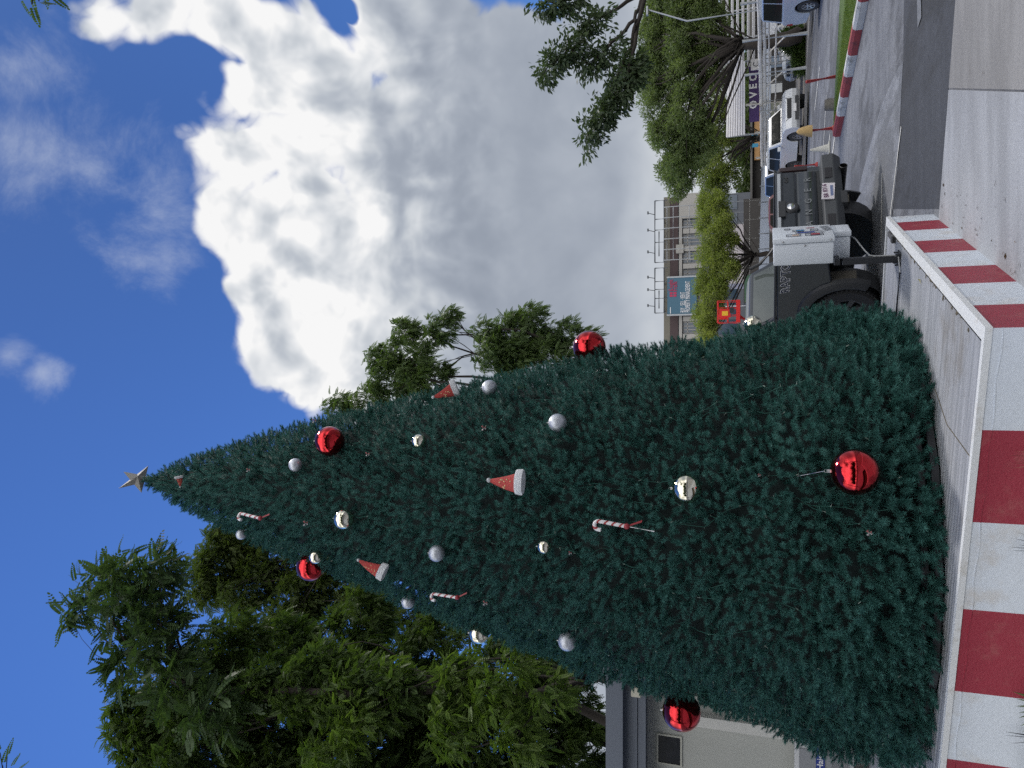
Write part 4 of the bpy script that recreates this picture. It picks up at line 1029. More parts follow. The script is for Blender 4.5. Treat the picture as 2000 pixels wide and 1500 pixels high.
mb = MB(); mb.prism([(xl * 0.6, 0.4, 3.15), (xr * 0.55, 0.4, 3.15), (xr * 0.55, 0.4, 4.6), (xl * 0.6, 0.4, 4.6)], (0, 3, 0)); mb.build('upper_wall', mat('pale_wall', (0.50, 0.46, 0.48), 0.7, var=0.06), rv)
for k in range(8): mb = MB(); mb.lathe([(0.10, 0), (0.12, 0.03)], (xl + (xr - xl) * (k + 0.5) / 8, -0.035, 2.1), (0, 1, 0), 12); mb.build('round_light', mat('lamp_rim', (0.10, 0.095, 0.09), 0.4), rv)
# green roofed kiosk beside it, seen over the cab
p = at(1470, 562, 48.5); gk = empty('green_awning', p, "small dark green awning with a white pole beside the studded facade", 'awning')
mb = MB(); mb.prism([(-0.9, -0.6, -0.45), (0.95, -0.6, -0.45), (0.8, 0.6, 0.45), (-0.8, 0.6, 0.45)], (0, 0, 0.05)); mb.build('roof', mat('green_cloth', (0.01, 0.055, 0.02), 0.8), gk)
mb = MB(); mb.tube([(-1.1, 0.0, 1.7), (-1.1, 0.0, -p.z)], 0.045, 8); mb.tube([(0.8, -0.55, -0.42), (0.8, -0.55, -p.z)], 0.035, 8); mb.build('post', M_lw, gk)

# red lift basket
p = at(1441, 609, 41.0); lb = empty('lift_basket', p, "bright red lift basket with railings and a yellow plate above the pickup cab", 'lift basket')
M_lred = mat('safety_red', (0.62, 0.012, 0.012), 0.4, var=0.08)
s = 41 / F; W2, D2, H2 = 20 * s, 0.35, 36 * s
mb = MB()
for z in (0.05, 0.5 * H2, H2): mb.tube([(-W2, -D2, z), (W2, -D2, z), (W2, D2, z), (-W2, D2, z), (-W2, -D2, z)], 0.028, 6)
for x in (-W2, -0.33 * W2, 0.36 * W2, W2):
    for y in (-D2, D2): mb.tube([(x, y, 0), (x, y, H2)], 0.026, 6)
mb.build('railing', M_lred, lb)
mb = MB(); mb.box((0, 0, -0.03), (2 * W2 + 0.06, 2 * D2 + 0.06, 0.2)); mb.box((-0.1, -D2 - 0.02, 0.62 * H2), (0.75 * W2, 0.03, 0.55 * H2)); mb.box((-0.1, D2, H2 * 0.75), (W2 * 0.9, 0.05, H2 * 0.4)); mb.build('floor_and_panel', M_lred, lb)
mb = MB(); mb.box((-0.1, -D2 - 0.05, 0.62 * H2), (0.42 * W2, 0.02, 0.30 * H2)); mb.build('yellow_plate', mat('yellow_plate', (0.75, 0.42, 0.02), 0.5), lb)
mb = MB(); mb.box((0.05, -D2 - 0.06, 0.28 * H2), (0.5 * W2, 0.1, 0.22 * H2)); mb.build('control_box', M_black, lb)
mb = MB(); mb.tube([(-0.25, 0.2, -0.1), (-0.5, 0.5, -0.6), (-0.9, 1.2, -p.z)], 0.10, 8); mb.build('arm', M_lred, lb)

# ------------------------------------------------------------------ office block with the billboard, seen above the street trees
BY = 72.0; pr = at(1352, 384, BY); pl_ = at(1352, 760, BY); x0, x1 = pl_.x, pr.x
zr = at(1297, 500, BY).z
ob = empty('office_block', ((x0 + x1) / 2, BY, 0), "long office block with brown parapet and dark glazing above the street trees", 'building')
hx_ = (x1 - x0) / 2; zb = lambda v: at(v, 500, BY).z
M_bwall = mat('block_wall', (0.10, 0.11, 0.13), 0.7, var=0.12); M_bbrown = mat('brown_band', (0.07, 0.048, 0.05), 0.8, var=0.2); M_bpale = mat('pale_lintel', (0.36, 0.35, 0.33), 0.7, var=0.1)
M_glass = mat('dark_glass', (0.02, 0.045, 0.08), 0.12, var=0.3, vscale=0.5, spec=0.8)
mb = MB(); mb.box((0, 6, zr / 2 - 0.6), (2 * hx_, 12, zr - 1.2)); mb.build('wall', M_bwall, ob)
mb = MB(); mb.box((0, 5.9, zb(1303)), (2 * hx_ + 0.2, 12.2, zb(1297) - zb(1309))); mb.build('parapet', mat('olive_parapet', (0.17, 0.16, 0.13), 0.8, var=0.2), ob)
mb = MB(); mb.box((0, -0.06, (zb(1309) + zb(1325)) / 2), (2 * hx_, 0.3, zb(1309) - zb(1325) - 0.02)); mb.build('brown_band', M_bbrown, ob)
mb = MB(); mb.box((0, -0.12, (zb(1327) + zb(1333)) / 2), (2 * hx_ - 0.1, 0.5, zb(1327) - zb(1333))); mb.build('lintel', M_bpale, ob)
nwin = 11
for k in range(nwin):
    xa = -hx_ + 2 * hx_ * (k + 0.1) / nwin; xb = -hx_ + 2 * hx_ * (k + 0.9) / nwin
    mb = MB(); mb.box(((xa + xb) / 2, -0.03, (zb(1335) + zb(1372)) / 2), (xb - xa, 0.08, zb(1335) - zb(1372)))
    wn = mb.build('window', M_glass, ob)
    mb = MB()
    for q in range(4): mb.box((xa + (xb - xa) * (q + 0.5) / 4, -0.09, (zb(1335) + zb(1372)) / 2), (0.07, 0.06, zb(1335) - zb(1372)))
    mb.box(((xa + xb) / 2, -0.09, zb(1343)), (xb - xa, 0.06, 0.07)); mb.build('frame', M_bpale, wn)
    mb = MB(); mb.box((xb + 0.1 * 2 * hx_ / nwin, -0.2, (zb(1335) + zb(1372)) / 2), (0.45, 0.5, zb(1335) - zb(1372))); mb.build('pillar', M_bpale, ob)
for k in (2, 5, 8): mb = MB(); mb.box((-hx_ + 2 * hx_ * k / nwin, -0.35, zb(1329)), (0.8, 0.5, 0.7)); mb.build('air_conditioner', M_bpale, ob)
for k in range(nwin):
    xa = -hx_ + 2 * hx_ * (k + 0.1) / nwin; xb = -hx_ + 2 * hx_ * (k + 0.9) / nwin
    mb = MB(); mb.box(((xa + xb) / 2, -0.03, (zb(1388) + zb(1440)) / 2), (xb - xa, 0.08, zb(1388) - zb(1440))); mb.build('window', M_glass, ob)
mb = MB(); mb.box((hx_ - 1.0, -0.3, zb(1350)), (2.2, 0.4, zb(1335) - zb(1372))); mb.build('sign_panel', M_bpale, ob)
# empty billboard frames standing on the roof
M_fr = mat('frame_steel', (0.10, 0.11, 0.12), 0.5, metal=0.3)
for (ya, yb, lab) in ((391, 512, "tall empty steel billboard frame on the street end of the office roof"), (523, 611, "empty steel billboard frame on the roof above the teal billboard")):
    A = at(1297, ya, BY - 0.8); B = at(1297, yb, BY - 0.8); fo = empty('billboard_frame', (A + B) / 2, lab, 'frame', 'empty frames on the office roof'); h2 = (A - B).length / 2; hz = at(1279, 450, BY - 0.8).z - A.z
    mb = MB()
    for z in (0, hz): mb.tube([(-h2, 0, z), (h2, 0, z)], 0.07, 6)
    for x in (-1, -0.35, 0.05, 0.4, 1): mb.tube([(x * h2, 0, -0.3), (x * h2, 0, hz)], 0.06, 6)
    mb.tube([(-h2 * 0.8, 0, hz * 0.55), (0, 0, hz * 0.55)], 0.06, 6)
    for x in (-0.9, -0.3, 0.3): mb.tube([(x * h2, 0.0, 0.0), (x * h2, 1.6, 0.0)], 0.05, 5)
    mb.build('steel_frame', M_fr, fo)
    for x in (-0.7, 0.0, 0.55): mb = MB(); mb.tube([(x * h2, 0, hz), (x * h2, -0.9, hz + 0.5)], 0.03, 5); mb.box((x * h2, -1.0, hz + 0.5), (0.25, 0.2, 0.12)); mb.build('lamp', M_fr, fo)
gf = empty('scaffold_frame', at(1320, 455, BY - 1.2), "light steel lattice in front of the office parapet beside the teal billboard", 'frame')
gx = (at(1320, 421, BY - 1.2).x - at(1320, 525, BY - 1.2).x); mb = MB()
for k in range(6): mb.tube([(gx * (0.5 - k / 5) , 0, zb(1300) - gf.location.z), (gx * (0.5 - k / 5), 0, -gf.location.z)], 0.045, 5)
for v in (1306, 1318, 1349): mb.tube([(-gx / 2, 0, zb(v) - gf.location.z), (gx / 2, 0, zb(v) - gf.location.z)], 0.04, 5)
mb.build('lattice', M_galv, gf)
bc = at(1332, 578, BY - 1.0); bo = empty('teal_billboard', bc, "teal billboard with white property lettering and a red logo on the office front", 'billboard')
sc_ = (bc - EYE).dot(_f) / F; bw = 74 * sc_ / 2; bh = 56 * sc_ / 2
mb = MB(); mb.box((0, 0, 0), (2 * bw, 0.25, 2 * bh)); mb.build('board', mat('teal_board', (0.045, 0.125, 0.19), 0.5, var=0.06), bo)
mb = MB()
for x in (-bw, bw): mb.box((x, -0.02, 0), (0.14, 0.34, 2 * bh + 0.1))
mb.build('edge_frame', M_galv, bo)
text_mesh('lettering', "BUY \u00b7 SELL \u00b7 RENT", 0.62, (-bw * 0.88, -0.15, bh * -0.08), (1, 0, 0), (0, 0, 1), M_lw, bo, 0.02, 'LEFT', width=bw * 1.06)
text_mesh('lettering', "PROPERTY MANAGEMENT", 0.62, (-bw * 0.88, -0.15, bh * -0.42), (1, 0, 0), (0, 0, 1), M_lw, bo, 0.02, 'LEFT', width=bw * 1.62)
M_lr = mat('logo_red', (0.42, 0.02, 0.08), 0.5)
text_mesh('lettering', "Knight", 0.62, (bw * 0.26, -0.15, bh * 0.74), (1, 0, 0), (0, 0, 1), M_lr, bo, 0.02, 'LEFT', width=bw * 0.6)
text_mesh('lettering', "Frank", 0.62, (bw * 0.26, -0.15, bh * 0.46), (1, 0, 0), (0, 0, 1), M_lr, bo, 0.02, 'LEFT', width=bw * 0.5)
mb = MB()
for x in (0.02, 0.16):
    for z in (0.47, 0.73): mb.box((bw * x, -0.14, bh * z), (bw * 0.11, 0.03, bh * 0.2))
mb.build('logo_blocks', M_lr, bo)
mb = MB(); mb.box((-bw * 0.75, -0.14, bh * 0.78), (bw * 0.34, 0.03, bh * 0.045)); mb.build('small_print', M_lw, bo)
mb = MB(); mb.tube([(-bw * 0.6, 0.2, -bh), (-bw * 0.6, 0.2, -bc.z)], 0.15, 8); mb.tube([(bw * 0.6, 0.2, -bh), (bw * 0.6, 0.2, -bc.z)], 0.15, 8); mb.build('post', M_fr, bo)
# street light pole behind the right-hand trees
p = at(1580, 4, 30.0); p.z = 0; tp = at(1266, 19, 30.0); up_ = empty('light_pole', p, "slim white street light pole rising through the dark branches", 'pole')
mb = MB(); mb.tube([(0, 0, 0), (0, 0, tp.z * 0.75), tp - p], [0.05, 0.035, 0.025], 10); mb.build('pole', M_galv, up_); mb = MB(); mb.box(tp - p + Vector((-0.05, 0, 0.03)), (0.35, 0.16, 0.08), None, 0.02); mb.build('lamp_head', M_galv, up_)

# ------------------------------------------------------------------ flat-roofed shed at the left
SY = 10.4
def sx(v, y): return at(v, y, SY).x
def sz(v): return at(v, 1450, SY).z
M_fas = mat('grey_fascia', (0.115, 0.135, 0.175), 0.5, var=0.06, vscale=1.5); M_fasd = mat('dark_fascia', (0.075, 0.09, 0.12), 0.5, var=0.06, vscale=1.5)
M_shw = mat('shed_wall', (0.37, 0.38, 0.36), 0.7, var=0.05, vscale=2, bump=0.1, bscale=40)
xR = -1.9; xL = -10.5
sd_ = empty('shed', ((xR + xL) / 2, SY, 0), "flat-roofed grey shed with blue-grey fascia boards behind the tree", 'shed'); so_ = Vector(sd_.location)
def sbox(x0, x1, y0, y1, z0, z1): return Vector(((x0 + x1) / 2, (y0 + y1) / 2, (z0 + z1) / 2)) - so_, (x1 - x0, y1 - y0, z1 - z0)
ze = sz(1262); ztop = at(1183, 1450, SY - 0.5).z
mb = MB(); mb.box(*sbox(xL, xR, SY, SY + 4, 0, ze + 0.3)); mb.build('wall', M_shw, sd_)
zf1 = at(1216, 1450, SY - 0.5).z
rf_ = MB(); rf_.box(*sbox(xL - 0.5, xR + 0.3, SY - 0.45, SY + 4.4, ztop - 0.08, ztop - 0.02)); ro = rf_.build('roof', M_fasd, sd_)
mb = MB(); mb.box(*sbox(xL - 0.5, xR + 0.3, SY - 0.5, SY - 0.455, zf1, ztop)); mb.box(*sbox(xL - 0.5, xR + 0.3, SY - 0.515, SY - 0.502, zf1 - 0.004, zf1 + 0.012)); mb.build('fascia_board', M_fas, ro)
zf2 = at(1246, 1450, SY - 0.3).z; zf3 = at(1262, 1450, SY - 0.3).z
mb = MB(); mb.box(*sbox(xL - 0.3, xR + 0.2, SY - 0.36, SY - 0.30, zf2, zf1 + 0.1)); mb.box(*sbox(xL - 0.3, xR + 0.2, SY - 0.345, SY - 0.30, zf3, zf2 - 0.008)); mb.build('lower_board', M_fas, ro)
mb = MB(); mb.box(*sbox(xL - 0.3, xR + 0.2, SY - 0.29, SY - 0.001, zf3 + 0.03, zf3 + 0.06)); mb.build('soffit', M_fasd, ro)
wx0, wx1, wz0, wz1 = sx(1305, 1490), sx(1305, 1437), sz(1329), sz(1286)
mb = MB(); mb.box(*sbox(wx0, wx1, SY - 0.01, SY + 0.02, wz0, wz1)); wv = mb.build('window', mat('shed_window', (0.012, 0.014, 0.022), 0.25, var=0.3), sd_)
mb = MB(); e_ = 0.022
for a in ((wx0 - e_, wx1 + e_, wz1, wz1 + e_), (wx0 - e_, wx1 + e_, wz0 - e_, wz0), (wx0 - e_, wx0, wz0, wz1), (wx1, wx1 + e_, wz0, wz1)): mb.box(*sbox(a[0], a[1], SY - 0.022, SY + 0.01, a[2], a[3]))
mb.build('frame', mat('window_frame', (0.45, 0.45, 0.40), 0.6), wv)
px0 = sx(1420, 1418); mb = MB(); mb.box(*sbox(px0, px0 + 0.14, SY - 0.16, SY - 0.001, 0, sz(1340))); mb.build('pilaster', mat('pilaster', (0.52, 0.52, 0.50), 0.6, var=0.05), sd_)
p = at(1243, 1350, SY - 0.42); mb = MB(); mb.box((0, 0, 0), (0.13, 0.10, 0.13), None, 0.012)
fl_ = mb.build('junction_box', mat('beige_box', (0.50, 0.48, 0.40), 0.5), sd_, loc=p - so_)
# air conditioner
p = at(1608, 1482, SY - 0.30); ac = empty('air_conditioner', p, "white outdoor air conditioner with a blue name label on the shed wall", 'air conditioner')
acw, ach = 0.86, at(1548, 1480, SY - 0.5).z - at(1664, 1480, SY - 0.5).z
M_ac = mat('ac_white', (0.50, 0.51, 0.53), 0.45, var=0.05); M_acg = mat('ac_grey', (0.24, 0.25, 0.27), 0.5)
cxo = -0.16
mb = MB(); mb.box((cxo, 0, 0), (acw, 0.30, ach), None, 0.02); mb.build('case', M_ac, ac, smooth=40)
mb = MB(); mb.box((cxo - 0.03, -0.155, 0.0), (acw * 0.82, 0.012, ach * 0.86), None, 0.004)
for k in range(9): mb.box((cxo + 0.1, -0.165, -ach * 0.38 + 0.022 * k), (acw * 0.5, 0.012, 0.008))
mb.build('front_panel', M_acg, ac)
mb = MB(); mb.lathe([(0.20, 0), (0.21, 0.01), (0.225, 0.01), (0.225, 0)], (cxo - 0.13, -0.168, 0.02), (0, -1, 0), 28); mb.build('fan_grille', M_ac, ac)
mb = MB(); mb.box((cxo + 0.21, -0.166, 0.045), (0.30, 0.012, 0.10)); lbp = mb.build('name_label', mat('label_blue', (0.01, 0.03, 0.22), 0.4), ac)
text_mesh('lettering', "Haier", 0.10, (cxo + 0.21, -0.174, 0.045), (1, 0, 0), (0, 0, 1), M_lw, ac, 0.002, bold=0.001)
mb = MB()
for x in (-0.25, 0.22): mb.box((x, 0.02, -ach / 2 - 0.03), (0.04, 0.5, 0.05)); mb.box((x, 0.27, -ach / 2 - 0.15), (0.04, 0.04, 0.3))
mb.build('bracket', M_ac, ac)

# the far wood that closes the view behind the shops
rgw = np.random.default_rng(77); fc = []
for k in range(34): x = -14 + 2.4 * k; fc.append(((x, 82 + rgw.uniform(-3, 3), rgw.uniform(1.0, 3.0)), (2.6, 2.0, rgw.uniform(2.2, 3.6))))
Pw, Dw = clump_points(fc, 9, rg=rgw)
V, Fc = place([t_bunch(10, 0.6, 0.25, 15)], Pw, Dw, np.tile(np.array([0.0, 0, 1]), (len(Pw), 1)), 0.9 * rgw.uniform(0.7, 1.3, len(Pw)), 0.8, rgw)
tag(np_mesh('far_wood', V, Fc, leafmat('far_leaf', (0.035, 0.06, 0.02), (0.09, 0.12, 0.035), 0.25)), kind='stuff')

# ------------------------------------------------------------------ vehicles (x forward, y to the driver's left, z up)
M_tyre = mat('tyre', (0.036, 0.036, 0.038), 0.85, var=0.3, vscale=12, bump=0.3, bscale=40)
M_chrome = mat('chrome', (0.75, 0.76, 0.78), 0.08, metal=1.0, var=0.02)
M_alloy = mat('alloy', (0.45, 0.46, 0.48), 0.3, metal=0.9, var=0.05)
M_cglass = mat('car_glass', (0.022, 0.023, 0.022), 0.10, var=0.05, spec=0.05)
M_trim = mat('black_trim', (0.035, 0.037, 0.042), 0.5, var=0.15)
M_tail = mat('tail_red', (0.30, 0.01, 0.012), 0.15, var=0.1, coat=0.6)
M_lens = mat('clear_lens', (0.16, 0.17, 0.19), 0.12, var=0.5, vscale=14, coat=0.8, metal=0.3)
def paint(name, c, metal=0.2):
    return mat(name, c, 0.24, metal=metal, var=0.03, vscale=1.0, coat=0.8, dirt=(tuple(x * 0.75 for x in c), 0.25), dscale=1.5)
def soften(o, w_=0.03, ang=35):
    m = o.modifiers.new('edge_rounding', 'BEVEL'); m.width = w_; m.segments = 3; m.limit_method = 'ANGLE'; m.angle_limit = R(ang); m.harden_normals = True
    o.data.polygons.foreach_set('use_smooth', [True] * len(o.data.polygons)); return o
def arch(cx, cz, r_, z0, n=12, rev=True):
    a0 = math.asin(max(-1, min(1, (z0 - cz) / r_))); pts = [(cx + r_ * math.cos(a), cz + r_ * math.sin(a)) for a in np.linspace(math.pi - a0, a0, n)]
    return pts            # from the -x side over the top to the +x side
def wheel(parent, x, y, r_, wd, side, rimm, spokes=5, rim=0.62, tread=0):
    """side = +1 outer face towards +y"""
    mb = MB(); h = wd / 2
    mb.lathe([(r_ * rim, -h * 0.8), (r_ * 0.93, -h), (r_, -h * 0.75), (r_, h * 0.75), (r_ * 0.93, h), (r_ * rim, h * 0.85)], (0, 0, 0), (0, 1, 0), 36, closed=True)
    if tread:
        for k in range(tread):
            a = 2 * math.pi * k / tread
            for yy in (-h * 0.66, -h * 0.22, h * 0.22, h * 0.66):
                a2 = a + (0.5 if yy * (1 if abs(yy) > h * 0.4 else -1) > 0 else 0) * 2 * math.pi / tread
                mb.box((math.cos(a2) * r_, yy, math.sin(a2) * r_), (0.03, h * 0.36, r_ * 2 * math.pi / tread * 0.55), Matrix.Rotation(-a2, 3, 'Y'))
    w_ = mb.build('wheel', M_tyre, parent, smooth=40, loc=(x, y, r_))
    mb = MB(); q = side
    mb.lathe([(r_ * rim * 0.99, h * 0.82), (r_ * rim * 0.90, h * 0.80), (r_ * rim * 0.86, h * 0.35)], (0, 0, 0), (0, q, 0), 32, caps=False)
    for k in range(spokes):
        a = 2 * math.pi * k / spokes + 0.3; d = Vector((math.cos(a), 0, math.sin(a))); t_ = Vector((-math.sin(a), 0, math.cos(a))); yv = Vector((0, q, 0))
        i0, i1 = d * r_ * 0.10 + yv * h * 0.62, d * r_ * rim * 0.9 + yv * h * 0.76; w0, w1 = r_ * 0.075, r_ * (0.085 if spokes < 8 else 0.055)
        mb.prism([i0 - t_ * w0, i1 - t_ * w1, i1 + t_ * w1, i0 + t_ * w0], -yv * 0.03)
    mb.lathe([(r_ * 0.16, h * 0.5), (r_ * 0.15, h * 0.72), (r_ * 0.06, h * 0.76)], (0, 0, 0), (0, q, 0), 16)
    mb.build('rim', rimm, w_, smooth=35)
    mb = MB(); mb.lathe([(r_ * rim * 0.88, h * 0.22), (0.001, h * 0.22)], (0, 0, 0), (0, q, 0), 24); mb.build('brake_backing', M_trim, w_)
    return w_

def make_car(label, cat, pos, rz, pm, L=4.4, W=1.78, H=1.65, wb=2.65, wr=0.34, fo=0.85, hood=0.95, belt=1.0, x_ws=0.85, slope_f=0.75, x_rear=None, slope_r=0.25, name='parked_car', group='cars parked beyond the street', rimm=None, wins=2, clear=0.25):
    """x = 0 at the middle of the wheelbase"""
    rimm = rimm or M_alloy
    o = empty(name, pos, label, cat, group, rz); hw = W / 2; xf = wb / 2 + fo; xb = xf - L; ar = wr * 1.22
    x_rear = xb + 0.12 if x_rear is None else x_rear
    lo = clear
    prof = [(xb + 0.06, lo + 0.1), (-wb / 2 - 0.9 * ar - 0.08, lo)] + arch(-wb / 2, wr, ar, lo + 0.03) + arch(wb / 2, wr, ar, lo + 0.03) + [(xf - 0.12, lo), (xf, lo + 0.14), (xf + 0.02, hood * 0.62), (xf - 0.10, hood * 0.86), (xf - 0.45, hood * 0.97), (x_ws + 0.1, belt + 0.01), (x_ws - 0.1, belt + 0.02), (x_rear, belt + 0.02), (xb + 0.03, belt - 0.06), (xb, belt * 0.62), (xb + 0.02, lo + 0.2)]
    mb = MB(); rings = []
    for y, k in ((-hw, 0.0), (-hw + 0.0, 0.0)): pass
    mb.prism([(x, -hw, z) for x, z in prof], (0, W, 0)); soften(mb.build('body', pm, o), 0.07, 28)
    hb, ht = hw - 0.035, hw - 0.19
    b0, b1, t0, t1 = x_rear, x_ws, x_rear + slope_r, x_ws - slope_f
    mb = MB(); zb_ = belt - 0.02
    mid = [(b0 + (t0 - b0) * 0.85, b1 + (t1 - b1) * 0.86, zb_ + (H - zb_) * 0.88, hb + (ht - hb) * 0.84)]
    rings = []
    for xr_, xf_, z_, h_ in [(b0, b1, zb_, hb)] + mid + [(t0 + 0.12, t1 - 0.16, H - 0.02, ht - 0.10), (t0 + 0.3, t1 - 0.4, H, ht - 0.28)]:
        rings.append([(xr_, -h_, z_), (xf_, -h_, z_), (xf_, h_, z_), (xr_, h_, z_)])
    mb.loft(rings); soften(mb.build('cabin', pm, o), 0.04, 20)
    def side(x, z, s, off=0.008):
        k = (z - zb_) / (H - zb_); return (x, s * (hb + (ht - hb) * k * 0.955 + off), z)
    def xa(z): return b0 + (t0 - b0) * (z - zb_) / (H - zb_)
    def xz(z): return b1 + (t1 - b1) * (z - zb_) / (H - zb_)
    zl, zu = belt + 0.045, zb_ + (H - zb_) * 0.84
    for s in (-1, 1):
        cuts = np.linspace(0, 1, wins + 1)
        for k in range(wins):
            l0 = xa(zl) + 0.10; l1 = xz(zl) - 0.16; u0 = xa(zu) + 0.12; u1 = xz(zu) - 0.10
            A, B = l0 + (l1 - l0) * cuts[k] + 0.035, l0 + (l1 - l0) * cuts[k + 1] - 0.035; C, D_ = u0 + (u1 - u0) * cuts[k + 1] - 0.035, u0 + (u1 - u0) * cuts[k] + 0.035
            if k < wins - 1: C = B
            if k > 0: D_ = A
            mb = MB(); mb.prism([side(A, zl, s), side(B, zl, s), side(C, zu, s), side(D_, zu, s)], (0, -s * 0.02, 0)); mb.build('side_window', M_cglass, o)
    e = 0.012; zl2, zu2 = zb_ + 0.06, zb_ + (H - zb_) * 0.83
    def hwz(z): return hb + (ht - hb) * (z - zb_) / (H - zb_) - 0.09
    mb = MB(); mb.prism([(xz(zl2) + e, -hwz(zl2), zl2), (xz(zl2) + e, hwz(zl2), zl2), (xz(zu2) + e, hwz(zu2), zu2), (xz(zu2) + e, -hwz(zu2), zu2)], (-0.02, 0, 0)); mb.build('windscreen', M_cglass, o)
    mb = MB(); mb.prism([(xa(zl2) - e, -hwz(zl2), zl2 + 0.05), (xa(zl2) - e, hwz(zl2), zl2 + 0.05), (xa(zu2) - e, hwz(zu2), zu2), (xa(zu2) - e, -hwz(zu2), zu2)], (0.02, 0, 0)); mb.build('rear_window', M_cglass, o)
    for sx in (-1, 1):
        for s in (-1, 1):
            wheel(o, sx * wb / 2, s * (hw - 0.10), wr, 0.2, s, rimm, 7)
            mb = MB(); mb.lathe([(0.001, 0.0), (ar * 0.99, 0.0), (ar * 0.99, 0.25)], (sx * wb / 2, s * (hw - 0.30), wr), (0, s, 0), 20, caps=False); mb.build('wheel_well', M_trim, o)
    for s in (-1, 1):
        mb = MB(); mb.prism([(xf - 0.03, s * (hw - 0.50), hood * 0.66), (xf - 0.10, s * (hw - 0.03), hood * 0.72), (xf - 0.30, s * (hw + 0.004), hood * 0.90), (xf - 0.10, s * (hw - 0.40), hood * 0.84)], (0.03, s * 0.004, 0.01)); mb.build('headlight', M_lens, o)
        mb = MB(); mb.box((xb + 0.06, s * (hw - 0.10), belt * 0.80), (0.12, 0.22, 0.2), None, 0.02); mb.build('tail_light', M_tail, o)
        mb = MB(); mb.box((x_ws - 0.28, s * (hw + 0.10), belt + 0.09), (0.12, 0.2, 0.14), None, 0.03); mb.build('mirror', pm, o)
        mb = MB()
        for k in range(2): mb.box((x_ws - 1.15 - 0.95 * k + (0.2 if k else 0), s * (hw + 0.012), belt - 0.14), (0.18, 0.03, 0.035), None, 0.008)
        mb.build('door_handle', pm, o)
    mb = MB()
    for k in range(5): mb.box((xf + 0.012, 0, hood * 0.64 + 0.035 * k), (0.03, 2 * (hw - 0.46), 0.02))
    mb.box((xf + 0.004, 0, hood * 0.72), (0.03, 2 * (hw - 0.46), 0.17)); mb.build('grille', M_trim, o)
    mb = MB(); mb.box((xf + 0.02, 0, lo + 0.13), (0.04, 1.1, 0.14), None, 0.01); mb.build('lower_intake', M_trim, o)
    for x, z in ((xf + 0.045, hood * 0.50), (xb - 0.012, belt * 0.55)): mb = MB(); mb.box((x, 0, z), (0.012, 0.36, 0.12)); mb.build('number_plate', M_lw, o)
    return o
P_white = paint('white_car_paint', (0.62, 0.64, 0.67), 0.0); P_silver = paint('silver_car_paint', (0.40, 0.43, 0.48), 0.45); P_van = paint('pale_van_paint', (0.46, 0.52, 0.60), 0.1); P_red = paint('maroon_car_paint', (0.11, 0.008, 0.012), 0.1)
make_car("white double-cab car with dark windscreen parked nose-out behind the bollard with the cloth", 'car', (11.35, 35.9, 0.0), R(-80), P_white, L=4.6, W=1.82, H=1.62, wb=2.75, wr=0.37, belt=1.02, hood=1.02, clear=0.3)
make_car("silver car parked beyond the white one, half hidden by the pickup tailgate", 'car', (12.0, 43.3, 0.0), R(-78), P_silver, L=4.7, W=1.84, H=1.80, wb=2.8, wr=0.37, belt=1.1, hood=1.08, clear=0.3, wins=2)
make_car("pale blue-white van at the upper corner, in front of the pole fence", 'van', (13.28, 24.75, 0.0), R(-88), P_van, L=4.9, W=1.74, H=1.86, wb=2.9, wr=0.34, belt=1.10, hood=1.02, x_ws=1.6, slope_f=0.9, slope_r=0.10, wins=3, fo=0.9)
make_car("white car standing behind the pole fence among green plants", 'car', (17.0, 38.0, 0.0), R(190), P_white, L=4.5, W=1.78, H=1.50, wb=2.65, belt=0.95, hood=0.92, x_ws=0.75, slope_f=0.9, slope_r=0.5)
make_car("maroon car behind the pickup bed, mostly hidden", 'car', (7.6, 38.5, 0.0), R(176), P_red, L=4.0, W=1.7, H=1.58, wb=2.5, belt=0.98, hood=0.95, x_ws=0.7, slope_f=0.8, slope_r=0.4)

